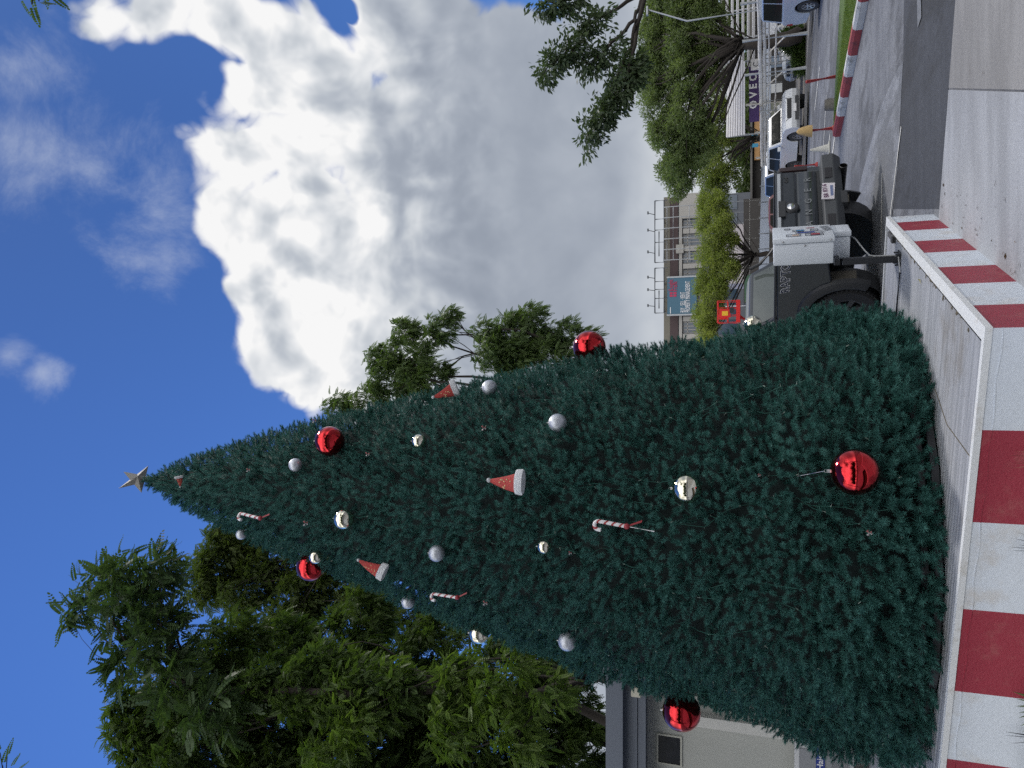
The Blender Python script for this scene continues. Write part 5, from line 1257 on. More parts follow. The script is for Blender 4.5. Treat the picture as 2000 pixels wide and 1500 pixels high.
# ------------------------------------------------------------------ the grey pickup
P_grey = paint('dark_grey_paint', (0.042, 0.050, 0.062), 0.35)
TS = 1.07; trz = math.atan2(0.79, -0.61)
tk = empty('pickup_truck', (1.91, 13.1, 0), "dark grey off-road pickup with black wheel flares parked behind the tree", 'pickup truck', None, trz); tk.scale = (TS, TS, TS)
wr, wb = 0.42, 3.22; hw = 0.95; xb, xg = -1.16, 0.56; zrail = 1.38; ar = 0.54; lo = 0.62
for s in (-1, 1):
    prof = [(xb, 0.74)] + [(-0.66, 0.66)] + arch(0, wr + 0.02, ar, lo) + [(xg, 0.62), (xg, zrail - 0.02), (xb + 0.02, zrail)]
    mb = MB(); mb.prism([(x, s * hw, z) for x, z in prof], (0, -s * 0.13, 0)); soften(mb.build('bed_side', P_grey, tk), 0.025)
    mb = MB(); mb.box(((xb + xg) / 2, s * (hw - 0.065), zrail + 0.012), (xg - xb - 0.02, 0.12, 0.035), None, 0.012); mb.build('bed_rail', M_trim, tk)
    n = 16; rings = []
    for k in range(n + 1):
        a = R(205) - R(230) * k / n; c_, s_ = math.cos(a), math.sin(a); f_ = lambda rr, yy: (rr * c_, s * yy, wr + 0.02 + rr * s_)
        rings.append([f_(ar - 0.02, hw - 0.05), f_(ar - 0.02, hw + 0.055), f_(ar + 0.04, hw + 0.065), f_(ar + 0.10, hw + 0.04), f_(ar + 0.125, hw - 0.02)])
    mb = MB(); mb.loft(rings); mb.build('wheel_flare', M_trim, tk, smooth=40)
    mb = MB(); mb.box((-0.60, s * (hw - 0.10), 0.50), (0.03, 0.24, 0.34), None, 0.01); mb.build('mud_flap', mat('mud_flap', (0.10, 0.09, 0.075), 0.8, var=0.3), tk)
    mb = MB(); mb.lathe([(0.001, 0.0), (ar * 0.98, 0.0), (ar * 0.98, 0.30)], (0, s * (hw - 0.36), wr + 0.02), (0, s, 0), 24, caps=False); mb.build('wheel_well', M_trim, tk)
    # tail light wraps the rear corner
    mb = MB(); mb.box((xb + 0.03, s * (hw - 0.045), 1.14), (0.10, 0.095, 0.40), None, 0.02); mb.build('tail_light', mat('dark_tail', (0.028, 0.012, 0.013), 0.15, coat=0.7), tk)
    # cab side with doors and front wing
    prof = [(xg + 0.03, 0.60), (wb - ar - 0.12, 0.58)] + arch(wb, wr + 0.02, ar, lo) + [(4.02, 0.62), (4.08, 0.9), (4.0, 1.16), (2.85, 1.28), (xg + 0.03, 1.34)]
    mb = MB(); mb.prism([(x, s * hw, z) for x, z in prof], (0, -s * 0.2, 0)); soften(mb.build('cab_side', P_grey, tk), 0.03)
    for x in (1.62,): mb = MB(); mb.box((x, s * (hw + 0.002), 1.0), (0.012, 0.006, 0.66)); mb.build('door_gap', M_vent, tk)
    for x in (0.95, 1.95): mb = MB(); mb.box((x, s * (hw + 0.02), 1.20), (0.2, 0.04, 0.04), None, 0.01); mb.build('door_handle', M_trim, tk)
    mb = MB(); mb.tube([(0.75, s * (hw + 0.05), 0.45), (2.55, s * (hw + 0.05), 0.45)], 0.05, 8); mb.build('side_step', M_trim, tk)
    mb = MB(); mb.box((2.45, s * (hw + 0.16), 1.40), (0.14, 0.26, 0.2), None, 0.04); mb.build('mirror', M_trim, tk)
    rings = []
    for k in range(n + 1):
        a = R(200) - R(220) * k / n; c_, s_ = math.cos(a), math.sin(a); f_ = lambda rr, yy: (wb + rr * c_, s * yy, wr + 0.02 + rr * s_)
        rings.append([f_(ar - 0.02, hw - 0.05), f_(ar - 0.02, hw + 0.055), f_(ar + 0.04, hw + 0.065), f_(ar + 0.10, hw + 0.04), f_(ar + 0.125, hw - 0.02)])
    mb = MB(); mb.loft(rings); mb.build('wheel_flare', M_trim, tk, smooth=40)
    for x in (0, wb): wheel(tk, x, s * (hw - 0.13), wr, 0.28, s, mat('black_alloy', (0.075, 0.078, 0.085), 0.35, metal=0.5), 6, 0.56, tread=44)
    mb = MB(); mb.prism([(4.05, s * 0.45, 0.98), (4.02, s * 0.93, 1.0), (3.8, s * 0.955, 1.14), (4.0, s * 0.5, 1.14)], (0.02, 0, 0.0)); mb.build('headlight', M_lens, tk)
# bonnet, bed floor, front
mb = MB(); mb.loft([[(2.75, -0.78, 0.7), (2.75, 0.78, 0.7), (2.75, 0.78, 1.29), (2.75, 0.5, 1.33), (2.75, -0.5, 1.33), (2.75, -0.78, 1.29)], [(3.9, -0.78, 0.7), (3.9, 0.78, 0.7), (3.9, 0.78, 1.16), (3.9, 0.5, 1.20), (3.9, -0.5, 1.20), (3.9, -0.78, 1.16)], [(4.1, -0.78, 0.7), (4.1, 0.78, 0.7), (4.1, 0.78, 1.02), (4.1, 0.5, 1.05), (4.1, -0.5, 1.05), (4.1, -0.78, 1.02)]]); mb.build('bonnet', P_grey, tk, smooth=40)
mb = MB(); mb.box((-0.30, 0, 0.80), (1.7, 1.66, 0.06)); mb.box((xg - 0.03, 0, 1.1), (0.05, 1.66, 0.56)); mb.build('load_bed', M_trim, tk)
mb = MB(); mb.box((1.4, 0, 0.55), (4.6, 1.1, 0.16)); mb.tube([(0, -0.75, wr), (0, 0.75, wr)], 0.07, 8); mb.ball((0, 0, wr), 0.16, 12); mb.build('chassis', M_trim, tk)
mb = MB(); mb.box((4.14, 0, 0.85), (0.06, 1.0, 0.36), None, 0.02); mb.build('grille', M_trim, tk); mb = MB(); mb.box((4.15, 0, 0.58), (0.2, 1.8, 0.24), None, 0.05); mb.build('front_bumper', M_trim, tk)
# tailgate
yh = hw - 0.145; zt0, zt1 = 0.82, zrail + 0.005; tg = MB(); xo_ = xb - 0.02
tg.prism([(xo_ + 0.10, -yh, zt0), (xo_ + 0.02, -yh, zt0), (xo_, -yh, zt0 + 0.05), (xo_, -yh, zt0 + 0.20), (xo_ + 0.018, -yh, zt0 + 0.235), (xo_ + 0.018, -yh, zt0 + 0.28), (xo_ - 0.008, -yh, zt0 + 0.31), (xo_ - 0.014, -yh, zt1 - 0.10), (xo_ - 0.03, -yh, zt1 - 0.085), (xo_ - 0.03, -yh, zt1), (xo_ + 0.10, -yh, zt1)], (0, 2 * yh, 0))
gate = soften(tg.build('tailgate', P_grey, tk), 0.008)
M_letter = mat('letter_silver', (0.26, 0.275, 0.295), 0.4, metal=0.5)
for i, ch in enumerate("RANGER"): text_mesh('lettering', ch, 0.135, (xo_ - 0.006, 0.60 - 0.24 * i, zt0 + 0.125), (0, -1, 0), (0, 0, 1), M_letter, gate, 0.006, bold=0.0005, sx=1.1)
mb = MB(); mb.box((xo_ - 0.034, 0, zt1 - 0.045), (0.012, 1.5, 0.045)); mb.build('lip_highlight', mat('highlight_strip', (0.5, 0.53, 0.57), 0.3, metal=0.2), gate)  # bright reflection along the tailgate lip, put in as a pale strip
mb = MB(); mb.box((xo_ - 0.04, 0.05, zt1 - 0.085), (0.02, 0.34, 0.10), None, 0.008); mb.build('handle', M_trim, gate)
mb = MB(); mb.lathe([(0.115, 0.0), (0.10, 0.02), (0.085, 0.024), (0.0, 0.026)], (xo_ - 0.012, 0.0, zt1 - 0.205), (-1, 0, 0), 28); bdg = mb.build('badge_rim', M_trim, gate, smooth=40)
mb = MB(); mb.ball((0, 0, 0), 0.08, 20, 0.3, 1, 0.85); mb.build('badge', M_chrome, gate, smooth=180, loc=(xo_ - 0.022, 0.0, zt1 - 0.205))
text_mesh('lettering', "4x4", 0.085, (xo_ - 0.018, -0.62, zt1 - 0.15), (0, -1, 0), (0, 0, 1), M_trim, gate, 0.003, bold=0.002)
# rear bumper with step, plate and exhaust
mb = MB(); mb.prism([(xb - 0.02, -0.93, 0.78), (xb - 0.20, -0.93, 0.76), (xb - 0.22, -0.93, 0.60), (xb - 0.14, -0.93, 0.50), (xb + 0.10, -0.93, 0.52), (xb + 0.1, -0.93, 0.74)], (0, 1.86, 0)); soften(mb.build('rear_bumper', mat('bumper_grey', (0.045, 0.05, 0.057), 0.5, var=0.1), tk), 0.02)
for y_, w_ in ((0.62, 0.42), (-0.48, 0.22)): mb = MB(); mb.box((xb - 0.216, y_, 0.68), (0.02, w_, 0.10), None, 0.006); mb.build('bumper_insert', M_vent, tk)
mb = MB(); mb.box((xb - 0.12, 0, 0.50), (0.1, 0.26, 0.1), None, 0.01); mb.build('tow_hitch', M_trim, tk)
mb = MB(); mb.box((xb - 0.228, -0.06, 0.70), (0.012, 0.34, 0.165), Matrix.Rotation(R(4), 3, 'X')); npl = mb.build('number_plate', mat('plate_white', (0.72, 0.68, 0.72), 0.4, var=0.06), tk)
text_mesh('lettering', "BR 8316", 0.085, (xb - 0.237, -0.06, 0.735), (0, -1, 0.07), (0, 0.07, 1), mat('plate_purple', (0.10, 0.02, 0.09), 0.5), npl, 0.001, bold=0.001)
mb = MB(); mb.box((xb - 0.236, -0.06, 0.655), (0.004, 0.22, 0.035)); mb.build('plate_picture', mat('plate_blue', (0.16, 0.2, 0.36), 0.5, var=0.4, vscale=60), npl)
mb = MB(); mb.lathe([(0.05, -0.25), (0.055, 0.20), (0.048, 0.205), (0.044, 0.05), (0.0, 0.05)], (xb + 0.02, -0.66, 0.47), (-1, 0, 0), 18); mb.build('exhaust_tip', mat('exhaust', (0.10, 0.10, 0.105), 0.3, metal=0.9), tk)
# cabin
hb, ht = 0.90, 0.66; zb_, H = 1.32, 1.845; r0, r1, f0, f1 = 0.60, 0.80, 2.80, 1.98
rings = []
for xr_, xf_, z_, h_ in ((r0, f0, zb_, hb), (0.75, 2.12, 1.78, 0.70), (0.86, 1.95, 1.83, 0.60), (1.0, 1.75, H, 0.42)): rings.append([(xr_, -h_, z_), (xf_, -h_, z_), (xf_, h_, z_), (xr_, h_, z_)])
mb = MB(); mb.loft(rings); soften(mb.build('cabin', P_grey, tk), 0.04, 20)
def sd2(x, z, s): k = (z - zb_) / (1.78 - zb_); return (x, s * (hb + (0.70 - hb) * k + 0.008), z)
for s in (-1, 1):
    for a, b, c, d in ((0.78, 1.56, 1.56, 0.86), (1.64, 2.58, 2.06, 1.64)):
        mb = MB(); mb.prism([sd2(a, 1.36, s), sd2(b, 1.36, s), sd2(c, 1.73, s), sd2(d, 1.73, s)], (0, -s * 0.02, 0)); mb.build('side_window', M_cglass, tk)
def rx(z): return r0 + (0.75 - r0) * (z - zb_) / (1.78 - zb_) - 0.008
mb = MB(); mb.prism([(rx(1.38), -0.76, 1.38), (rx(1.38), 0.76, 1.38), (rx(1.72), 0.62, 1.72), (rx(1.72), -0.62, 1.72)], (0.02, 0, 0)); mb.build('rear_window', mat('rear_glass', (0.10, 0.115, 0.11), 0.06, var=0.3, vscale=3, spec=0.9, coat=0.8), tk)
mb = MB(); mb.prism([(2.80, -0.8, 1.36), (2.80, 0.8, 1.36), (2.16, 0.62, 1.75), (2.16, -0.62, 1.75)], (0.02, 0, 0.02)); mb.build('windscreen', M_cglass, tk)
for i, s in enumerate((-1, 1)): 
    mb = MB(); mb.tube([(xg - 0.3, s * 0.78, zrail), (xg - 0.02, s * 0.70, 1.62), (xg + 0.05, s * 0.66, 1.78)], 0.03, 8); mb.build('sail_bar', M_trim, tk)
tx0, tz = -0.50, 1.255
for i, ch in enumerate("RAPTOR"):
    x = tx0 - 0.112 * i
    text_mesh('lettering', ch, 0.17, (x, hw + 0.001, tz), (-1, 0, 0), (0.25, 0, 1), M_lw, tk, 0.002, bold=0.009)
    text_mesh('lettering', ch, 0.17, (x, hw + 0.004, tz), (-1, 0, 0), (0.25, 0, 1), M_ink, tk, 0.002, bold=0.002)

# ------------------------------------------------------------------ trees
LEAF_A = [t_pinnate(8, 1.0, 0.23, 0.13, 0.3), t_pinnate(7, 1.0, 0.25, 0.145, 0.55), t_pinnate(9, 1.0, 0.21, 0.115, 0.2)]
LEAF_F = [t_bunch(12, 0.42, 0.13, 5), t_bunch(12, 0.40, 0.12, 6), t_bunch(14, 0.38, 0.12, 9)]
LEAF_B = [t_bunch(11, 0.62, 0.22, 11, 0.7), t_bunch(12, 0.58, 0.2, 12, 0.8)]
def cl(px, py, Y, r_, ry=None, asp=1.0, ay=None):
    """clump at a photo pixel and distance, radius in photo pixels"""
    p = at(px, py, Y); k = (p - EYE).dot(_f) / F; return (tuple(p), (r_ * k, (ay or r_) * k, r_ * k * asp))
ml_left = leafmat('dark_feather_leaf', (0.035, 0.066, 0.022), (0.098, 0.145, 0.040), 0.36)
ml_left2 = leafmat('fresh_feather_leaf', (0.052, 0.096, 0.024), (0.135, 0.195, 0.045), 0.40)
# big tree over the shed, left of the Christmas tree
rgA = np.random.default_rng(31)
big = [cl(*a) for a in ((1100, 1290, 15, 75), (1080, 1400, 15, 80), (1120, 1480, 14.5, 80), (980, 1330, 14.5, 85), (960, 1450, 14, 90), (850, 1290, 15, 80), (830, 1400, 14, 90), (820, 1490, 13.5, 90),
       (700, 1230, 15.5, 70), (690, 1340, 14.5, 85), (680, 1450, 14, 95), (570, 1290, 14.5, 75), (550, 1400, 14, 90), (540, 1490, 13.5, 90), (430, 1350, 13.5, 80), (400, 1450, 13, 90), (300, 1400, 13, 75), (290, 1480, 12.8, 75),
       (1010, 1200, 16, 60), (920, 1160, 16.5, 60), (450, 1260, 13.5, 60), (600, 1345, 12.9, 60), (690, 1350, 12.8, 60), (520, 1335, 12.9, 55), (640, 1300, 13.2, 50), (780, 1370, 12.9, 55), (880, 1345, 13.0, 50), (780, 1560, 13, 100), (500, 1590, 13, 100), (1000, 1570, 13.5, 100))]
tree('feather_leaf_tree', (-7.6, 15.2, 0), (-7.0, 15.0, 6.8), big, "big dark feathery-leaved tree rising over the shed roof", 'tree', LEAF_A, ml_left, M_barkd, 230, 0.215, r0=0.20, droop=0.6, twigs=5, rg=rgA)
# its paler neighbour with upright sprays against the blue
rgB = np.random.default_rng(32)
up_c = [cl(*a) for a in ((250, 1120, 12.5, 42), (190, 1150, 12.5, 34), (290, 1180, 12.3, 48), (230, 1210, 12.3, 42), (320, 1250, 12.2, 50), (260, 1290, 12.1, 46), (350, 1330, 12, 50), (150, 1190, 12.5, 26), (310, 1110, 12.5, 30), (420, 1390, 12, 50))]
tree('sapling_tree', (-6.6, 12.9, 0), tuple(at(390, 1350, 12.3)), up_c, "tall tree with loose upright feather leaves against the blue sky, far left of the star", 'tree', LEAF_A, leafmat('bluish_leaf', (0.035, 0.066, 0.03), (0.08, 0.125, 0.05), 0.3), M_barkd, 50, 0.40, r0=0.10, droop=0.25, twigs=2, rg=rgB, sub=(0.4, 0.6))
rgC = np.random.default_rng(33)
mid = [cl(*a) for a in ((430, 1080, 19, 55), (400, 1130, 18.5, 48), (480, 1150, 19, 60), (470, 1060, 19.5, 40), (580, 1160, 19, 60), (560, 1230, 18.5, 60), (650, 1150, 19.5, 55), (720, 1180, 19, 55), (800, 1230, 18.5, 50), (520, 1100, 19.5, 50), (870, 1220, 18.5, 45), (600, 1060, 20, 50), (700, 1070, 20.5, 60))]
tree('rain_tree', (-4.4, 20.5, 0), (-4.0, 20.2, 9.0), mid, "olive-green tree peeping out along the shaded edge of the Christmas tree", 'tree', LEAF_A, leafmat('olive_leaf', (0.048, 0.076, 0.025), (0.112, 0.145, 0.045), 0.36), M_barkd, 190, 0.22, r0=0.26, droop=0.4, twigs=4, rg=rgC)
rgD = np.random.default_rng(34)
low = [cl(*a) for a in ((1020, 1290, 12.6, 45), (960, 1370, 12.4, 50), (900, 1310, 12.8, 42), (1080, 1350, 12.4, 40), (1010, 1440, 12.2, 55), (880, 1430, 12.3, 50), (700, 1410, 12.3, 45), (760, 1330, 12.8, 40), (640, 1480, 12.2, 50))]
tree('young_tree', (-5.9, 14.8, 0), (-5.4, 13.4, 4.6), low, "young tree with bright fresh green feather leaves just above the shed roof", 'tree', LEAF_A, ml_left2, M_barkd, 120, 0.215, r0=0.09, droop=0.5, twigs=3, rg=rgD)
# crowns that show over the street side of the Christmas tree
rgE = np.random.default_rng(35)
rt = [cl(a[0], a[1] + 6, a[2], a[3] * 0.88) for a in ((800, 690, 22, 55), (860, 640, 22, 36), (760, 740, 22, 55), (840, 730, 22, 55), (660, 795, 22, 34), (720, 790, 22, 45), (880, 610, 22, 18), (790, 640, 22, 28), (735, 690, 22, 26))]
tree('street_tree', (-1.2, 23.0, 0), (-0.3, 22.4, 8.0), rt, "leafy tree over the street-side edge beside the santa hat, nearer the star", 'tree', LEAF_A, leafmat('street_leaf', (0.055, 0.092, 0.036), (0.125, 0.175, 0.066), 0.38), M_barkd, 150, 0.23, r0=0.16, droop=0.8, rg=rgE, twigs=3, group='trees behind the Christmas tree')
rgE2 = np.random.default_rng(36)
rt2 = [cl(a[0], a[1] + 8, a[2], a[3] * 0.86) for a in ((1000, 660, 21, 55), (1040, 610, 21, 30), (960, 690, 21, 50), (1060, 660, 21, 45), (1110, 640, 21, 28), (1100, 690, 21, 40), (1010, 700, 21, 50), (1150, 650, 21, 20), (940, 640, 21, 26), (1010, 625, 21, 26))]
tree('street_tree', (-0.2, 21.8, 0), (0.5, 21.4, 6.0), rt2, "leafy tree over the street-side edge directly above the big red edge ball", 'tree', LEAF_A, MATS['street_leaf'], M_barkd, 150, 0.23, r0=0.16, droop=0.8, rg=rgE2, twigs=3, group='trees behind the Christmas tree')
# right: dark spreading tree with a fan of limbs
rgF = np.random.default_rng(41)
fan = [cl(px, py, Y, r_, asp=0.75) for px, py, Y, r_ in ((1264, 60, 36, 24), (1262, 125, 36, 26), (1266, 175, 36, 22), (1272, 15, 36, 26), (1290, 30, 36, 42), (1280, 90, 36, 42), (1285, 150, 36, 42), (1290, 210, 36, 42), (1305, 265, 36, 40), (1330, 310, 36, 42), (1335, 30, 35, 48), (1335, 95, 35, 48), (1340, 160, 35, 48), (1345, 220, 35, 46), (1365, 280, 36, 42), (1385, 50, 34.5, 42), (1385, 120, 35, 38), (1305, 330, 37, 26), (1320, 360, 37.5, 26), (1335, 335, 37, 28), (1310, -40, 35, 60), (1370, -50, 34, 60))]
bt = at(1566, 62, 33.5); bt.z = 0
tree('spreading_tree', bt, bt + Vector((-0.1, 0.2, 2.6)), fan, "dark spreading tree whose limbs fan out behind the pole fence", 'tree', LEAF_F, leafmat('dark_fine_leaf', (0.08, 0.115, 0.05), (0.17, 0.215, 0.085), 0.4), M_barkd, 62, 0.36, r0=0.36, droop=0.5, twigs=5, rg=rgF, fan=20)
rgG = np.random.default_rng(42)
yl = [cl(px, py, Y, r_ * 0.8, asp=0.8) for px, py, Y, r_ in ((1372, 440, 44.5, 22), (1412, 435, 43, 22), (1385, 665, 43, 20), (1370, 560, 44.5, 20), (1425, 530, 43, 18), (1380, 625, 43.5, 20), (1395, 500, 44, 26), (1405, 560, 43.2, 18), (1375, 400, 44.6, 20), (1392, 415, 44, 30), (1392, 470, 44, 32), (1385, 530, 44, 32), (1392, 590, 44, 32), (1382, 640, 44, 28), (1372, 690, 44, 30), (1400, 400, 44, 28), (1430, 520, 43.5, 14), (1405, 450, 43.5, 26), (1410, 510, 43.5, 26), (1400, 560, 43.5, 26), (1375, 500, 45, 22), (1368, 610, 45, 18), (1425, 470, 43.5, 16))]
bt = at(1545, 497, 44); bt.z = 0
tree('fresh_tree', bt, bt + Vector((0.1, 0.1, 2.3)), yl, "sunlit yellow-green tree in front of the office block below the teal billboard", 'tree', LEAF_F, leafmat('sunny_leaf', (0.11, 0.150, 0.030), (0.27, 0.30, 0.085), 0.42), M_barkd, 50, 0.36, r0=0.2, droop=0.4, twigs=4, rg=rgG, sub=(0.28, 0.62), fan=14)
rgH = np.random.default_rng(43)
ylb = [cl(px, py, Y, r_, asp=0.8) for px, py, Y, r_ in ((1390, 330, 46, 30), (1395, 375, 46, 28), (1395, 280, 46, 28), (1400, 220, 46, 26), (1400, 160, 46, 24), (1420, 340, 45.5, 22), (1425, 260, 46, 18))]
bt = at(1545, 268, 45.5); bt.z = 0
tree('leaning_tree', bt, bt + Vector((0.2, 0.1, 2.2)), ylb, "yellow-green tree with slanting bare limbs behind the panel fence and the white car", 'tree', LEAF_F, leafmat('sunny_leaf_b', (0.09, 0.13, 0.028), (0.22, 0.25, 0.075), 0.42), M_barkd, 55, 0.40, r0=0.24, droop=0.3, twigs=4, rg=rgH, fan=16)
# overhanging boughs that enter from the right
oh = empty('almond_tree', (17.5, 21.0, 0), "dark-leaved tree outside the street corner whose long bare boughs reach across the sky", 'tree'); rgI = np.random.default_rng(44)
OY = 21.0; mb = MB(); og = Vector(oh.location)
limb(mb, og, at(1300, -150, OY), 0.30, 0.16, 0.03, 9, rg=rgI)
boughs = [[(1300, -150), (1262, -20), (1240, 40), (1195, 85), (1150, 130), (1115, 90), (1085, 120), (1060, 145)], [(1262, -20), (1243, 60), (1215, 130), (1185, 190), (1160, 240), (1145, 275)], [(1262, -20), (1238, 90), (1228, 140), (1205, 185), (1180, 215)],
          [(1262, -20), (1200, 20), (1160, 40), (1130, 60)], [(1300, -150), (1180, -30), (1120, -5), (1085, 5), (1060, 5)], [(1240, 40), (1232, 110), (1236, 138), (1222, 150)]]
bp = []; bd = []
for i, b in enumerate(boughs):
    pts = [at(px, py, OY + rgI.normal(0, 0.25)) for px, py in b]; m_ = len(pts)
    fine = []
    for a, c in zip(pts[:-1], pts[1:]):
        for t_ in np.linspace(0, 1, 6)[:-1]: fine.append(a.lerp(c, t_) + Vector(rgI.normal(0, 0.02, 3)))
    fine.append(pts[-1]); mb.tube(fine, [0.06 * (1 - 0.85 * k / len(fine)) + 0.008 for k in range(len(fine))], 6)
    st_k = int(len(fine) * (0.42 if i in (0, 1) else 0.5))
    for k in range(st_k, len(fine)):
        for q in range(8):
            e = Vector(unit(1, rgI)[0]); bp.append(fine[k] + e * rgI.uniform(0.08, 0.36)); bd.append(tuple(e + Vector((-0.5, 0, -0.75))))
mb.v = [tuple(Vector(v) - og) for v in mb.v]; mb.build('trunk', M_barkd, oh, smooth=180)
bp = np.array([tuple(p) for p in bp]); bd = np.array(bd)
V, Fc = place(LEAF_B, bp, bd, np.tile(np.array([0, 0, 1.0]), (len(bp), 1)) + rgI.normal(0, 0.3, (len(bp), 3)), 0.34 * rgI.uniform(0.7, 1.25, len(bp)), 0.8, rgI)
np_mesh('crown', V - np.array(oh.location), Fc, leafmat('leathery_leaf', (0.035, 0.055, 0.034), (0.085, 0.12, 0.06), 0.3), oh)
# tips of the tree the photographer stands under
sh_ = empty('shade_tree', (7.2, 1.2, 0), "tree almost wholly out of view with feather leaves dipping in at the sky's top corner", 'tree'); rgJ = np.random.default_rng(45); mb = MB(); og = Vector(sh_.location)
tips = [at(35, -20, 4.6), at(95, -30, 4.6)]
limb(mb, (0, 0, 0), Vector((-0.6, 0.6, 6.5)), 0.28, 0.16, 0.03, 9, rg=rgJ); hub = og + Vector((-0.6, 0.6, 6.5))
P_ = []; D_ = []
for tp_, dd in ((at(38, -6, 4.6), (-0.5, 0.4, 0.1)), (at(62, 8, 4.6), (-0.6, 0.15, -0.05)), (at(76, 2, 4.6), (-0.35, 0.1, -0.7)), (at(98, -12, 4.6), (-0.5, 0.3, -0.4)), (at(60, -20, 4.7), (-0.3, 0.2, 0.2)), (at(90, -25, 4.7), (-0.2, 0.2, 0.3))): P_.append(tuple(tp_)); D_.append(dd)
for e_ in (Vector((0.6, -0.6, 3.2)), Vector((2.4, 0.5, 3.6)), Vector((1.5, -2.6, 2.8)), Vector((-0.5, -2.8, 3.0))):
    limb(mb, hub - og, hub - og + e_, 0.12, 0.04, 0.08, 7, rg=rgJ)
tp0 = at(75, -45, 4.7); limb(mb, hub - og, tp0 - og, 0.06, 0.012, 0.06, 6, rg=rgJ)
for e_ in P_: mb.tube([tp0 - og, Vector(e_) - og], 0.006, 4)
mb.build('trunk', M_bark, sh_, smooth=180)
Pc, Dc = clump_points([((8.0, -0.2, 10.2), (2.2, 2.0, 1.4)), ((9.4, 2.2, 10.4), (2.2, 2.0, 1.4)), ((8.6, -1.6, 9.6), (2.0, 2.0, 1.4)), ((6.7, -1.8, 9.8), (1.8, 1.8, 1.3))], 14, rg=rgJ)
P_ = np.concatenate([np.array(P_), Pc]); D_ = np.concatenate([np.array(D_), Dc]); s_ = np.concatenate([np.full(6, 0.17), 0.4 * rgJ.uniform(0.7, 1.2, len(Pc))])
V, Fc = place([t_pinnate(7, 1.0, 0.22, 0.13, 0.2)], P_, D_, np.tile(np.array([0.0, 0, 1]), (len(P_), 1)), s_, 0.4, rgJ)
np_mesh('crown', V - np.array(og), Fc, ml_left, sh_)
# trees behind the photographer, mirrored in the balls
rgK = np.random.default_rng(46)
for k, (bx_, by_, sz_) in enumerate(((-17, -9, 1.0), (-12, -13, 1.3), (-6.5, -16, 1.0), (-1.5, -18, 1.25), (4.5, -16, 1.1), (9.5, -14, 1.35), (15, -9, 1.1))):
    tree('street_tree', (bx_, by_, 0), (bx_, by_, 2.6), [((bx_ + dx * sz_, by_ + dy * sz_, (4.4 + dz) * sz_), (2.3 * sz_, 2.3 * sz_, 1.9 * sz_)) for dx, dy, dz in ((0, 0, 1.9), (2.2, 0.4, -0.4), (-2.2, -0.3, 0.1), (0.3, 1.7, -0.8), (-0.4, -1.8, -0.6))], "leafy tree in the row behind the viewer, mirrored in the balls", 'tree', LEAF_F, MATS['street_leaf'], M_bark, 9, 0.8, r0=0.25, rg=rgK, twigs=1, group='row of trees behind the viewer')
# a second tree beside the viewer lets a few leaves into the other top corner
s2 = empty('shade_tree', (-6.8, 3.4, 0), "tree almost wholly out of view with a few leaves at the sky's shed-side corner", 'tree'); og = Vector(s2.location); mb = MB()
limb(mb, (0, 0, 0), Vector((0.4, 0.5, 6.0)), 0.24, 0.13, 0.03, 9, rg=rgK); hub = og + Vector((0.4, 0.5, 6.0)); tp0 = at(10, 1530, 6.2); limb(mb, hub - og, tp0 - og, 0.07, 0.012, 0.05, 6, rg=rgK)
for e_ in (Vector((-1.5, 0.5, 2.6)), Vector((-0.6, -1.8, 2.4))): limb(mb, hub - og, hub - og + e_, 0.10, 0.03, 0.08, 6, rg=rgK)
P_ = [tuple(at(*q)) for q in ((22, 1500, 6.2), (14, 1478, 6.2), (5, 1495, 6.2), (30, 1510, 6.3), (0, 1470, 6.2))]; D_ = [(0.6, 0.1, -0.2), (0.35, 0.2, 0.15), (0.5, 0.2, 0.1), (0.45, 0.2, -0.3), (0.4, 0.0, 0.3)]
for e_ in P_: mb.tube([tp0 - og, Vector(e_) - og], 0.006, 4)
mb.build('trunk', M_bark, s2, smooth=180)
Pc, Dc = clump_points([((-8.2, 4.2, 9.0), (1.6, 1.6, 1.2)), ((-7.4, 2.0, 8.8), (1.7, 1.6, 1.2))], 14, rg=rgK)
P_ = np.concatenate([np.array(P_), Pc]); D_ = np.concatenate([np.array(D_), Dc])
V, Fc = place([t_pinnate(7, 1.0, 0.22, 0.13, 0.2)], P_, D_, np.tile(np.array([0.0, 0, 1]), (len(P_), 1)), np.concatenate([np.full(5, 0.17), 0.4 * rgK.uniform(0.7, 1.2, len(Pc))]), 0.4, rgK)
np_mesh('crown', V - np.array(og), Fc, ml_left, s2)
# low planting behind the pole fence
mg = leafmat('strappy_leaf', (0.03, 0.06, 0.018), (0.09, 0.14, 0.04), 0.25)
for i, (px, py, r_, lab) in enumerate(((1548, 128, 16, "bushy green shrub behind the fence post nearest the white car"), (1562, 165, 12, "low green shrub at the foot of the pole fence"), (1535, 122, 10, "small leafy shrub higher behind the pole fence"))):
    p = at(px, py, 34.5); b = Vector((p.x + 1.0, 34.5, 0)); o = empty('shrub', b, lab, 'shrub', 'shrubs behind the pole fence'); rgk = np.random.default_rng(60 + i); k = r_ * 33 / F
    crown('foliage', [((b.x + dx * k, b.y + dy * k, max(0.3, p.z) * f_), (k * 0.7, k * 0.7, k * 0.6)) for dx, dy, f_ in ((0, 0, 1), (0.8, 0.2, 0.7), (-0.8, 0, 0.6), (0.1, 0.5, 0.4))], [t_bunch(10, 0.7, 0.12, 7)], mg, 60, 0.34, o, -0.2, rgk)
    mb = MB(); mb.tube([(0, 0, 0), (0.03, 0, max(0.3, p.z) * 0.8)], 0.03, 6); mb.build('stem', M_bark, o)
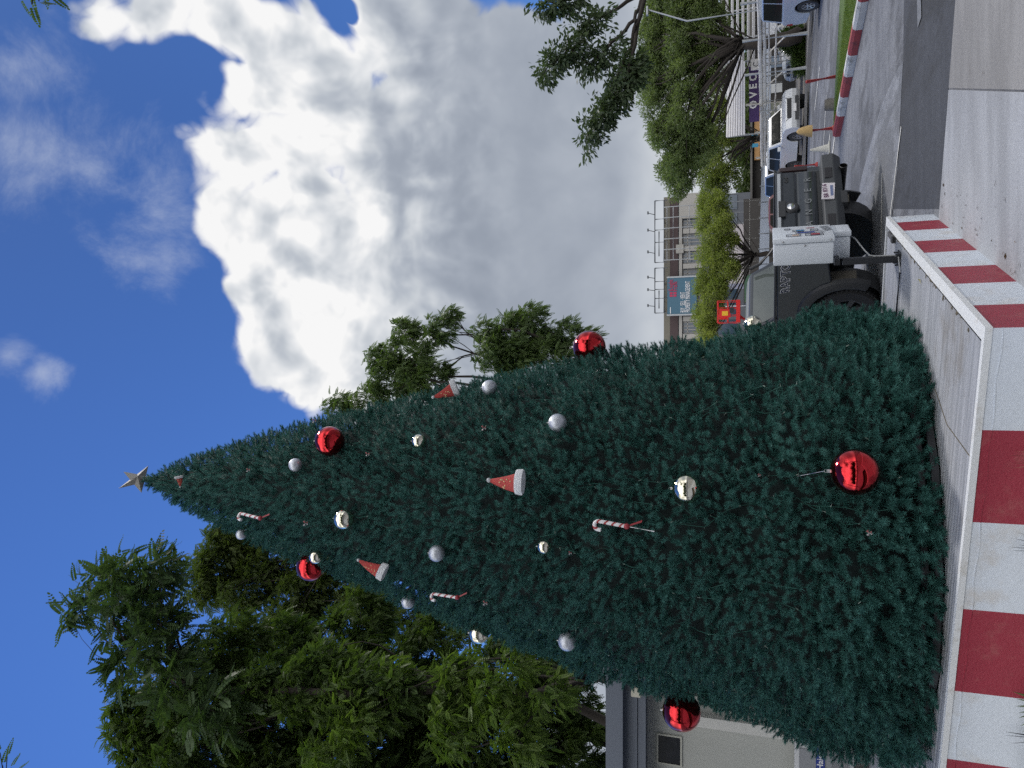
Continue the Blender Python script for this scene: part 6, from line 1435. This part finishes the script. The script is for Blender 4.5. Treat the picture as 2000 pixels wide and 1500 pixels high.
# weeds and a small agave in the soil against the plinth front
def blades(name, base, tips_, wd, lab, m, cat='weed'):
    o = empty(name, base, lab, cat); mb = MB()
    for tp_ in tips_:
        b = Vector((0, 0, 0)); tp_ = Vector(tp_) - Vector(base); mid_ = tp_ * 0.55 + Vector((0, -0.01, 0.03)); n = Vector((tp_.z, 0, -tp_.x)); n = n.normalized() if n.length > 1e-6 else Vector((1, 0, 0)); 
        mb.prism([b - n * wd / 2, b + n * wd / 2, mid_ + n * wd * 0.4, tp_, mid_ - n * wd * 0.4], (0.0, -0.002, 0.001))
    mb.build('leaves', m, o); return o
def front(px, py, o_=0.06): p = hit(px, py, E1, LP(-o_, 0)); return p
M_dry = mat('dry_blade', (0.30, 0.20, 0.11), 0.8); M_twig = mat('dark_twig', (0.05, 0.05, 0.06), 0.8)
fb_ = front(2040, 893); fb_.z = -0.26
blades('dry_grass', fb_, [front(1968, 889, 0.03), front(1982, 881, 0.03), front(1976, 906, 0.03), front(1977, 914, 0.03)], 0.006, "thin dry grass tuft against a red stripe of the plinth front", M_dry)
fb_ = front(2050, 1075); fb_.z = -0.26
blades('dark_grass', fb_, [front(1984, 1039, 0.03), front(1977, 1051, 0.03), front(1990, 1064, 0.03), front(1969, 1068, 0.03), front(1975, 1075, 0.03)], 0.008, "dark stiff grass tuft against a white stripe of the plinth front", M_twig)
fb_ = front(2045, 1375); fb_.z = -0.26
M_agv = mat('agave_leaf', (0.10, 0.14, 0.045), 0.5, var=0.4, vscale=30)
blades('agave', fb_, [front(1976, 1350, 0.05), front(1983, 1379, 0.08), front(1990, 1392, 0.1), front(1989, 1402, 0.12), front(1993, 1418, 0.1), front(1996, 1430, 0.08), front(1986, 1365, 0.1)], 0.028, "small green agave at the foot of the plinth front", M_agv, 'agave')
fb_ = front(2040, 1440); fb_.z = -0.26
blades('twig', fb_, [front(1964, 1429, 0.03), front(1965, 1436, 0.03), front(1974, 1452, 0.03)], 0.006, "bare dark forked twig beside the agave", M_twig)
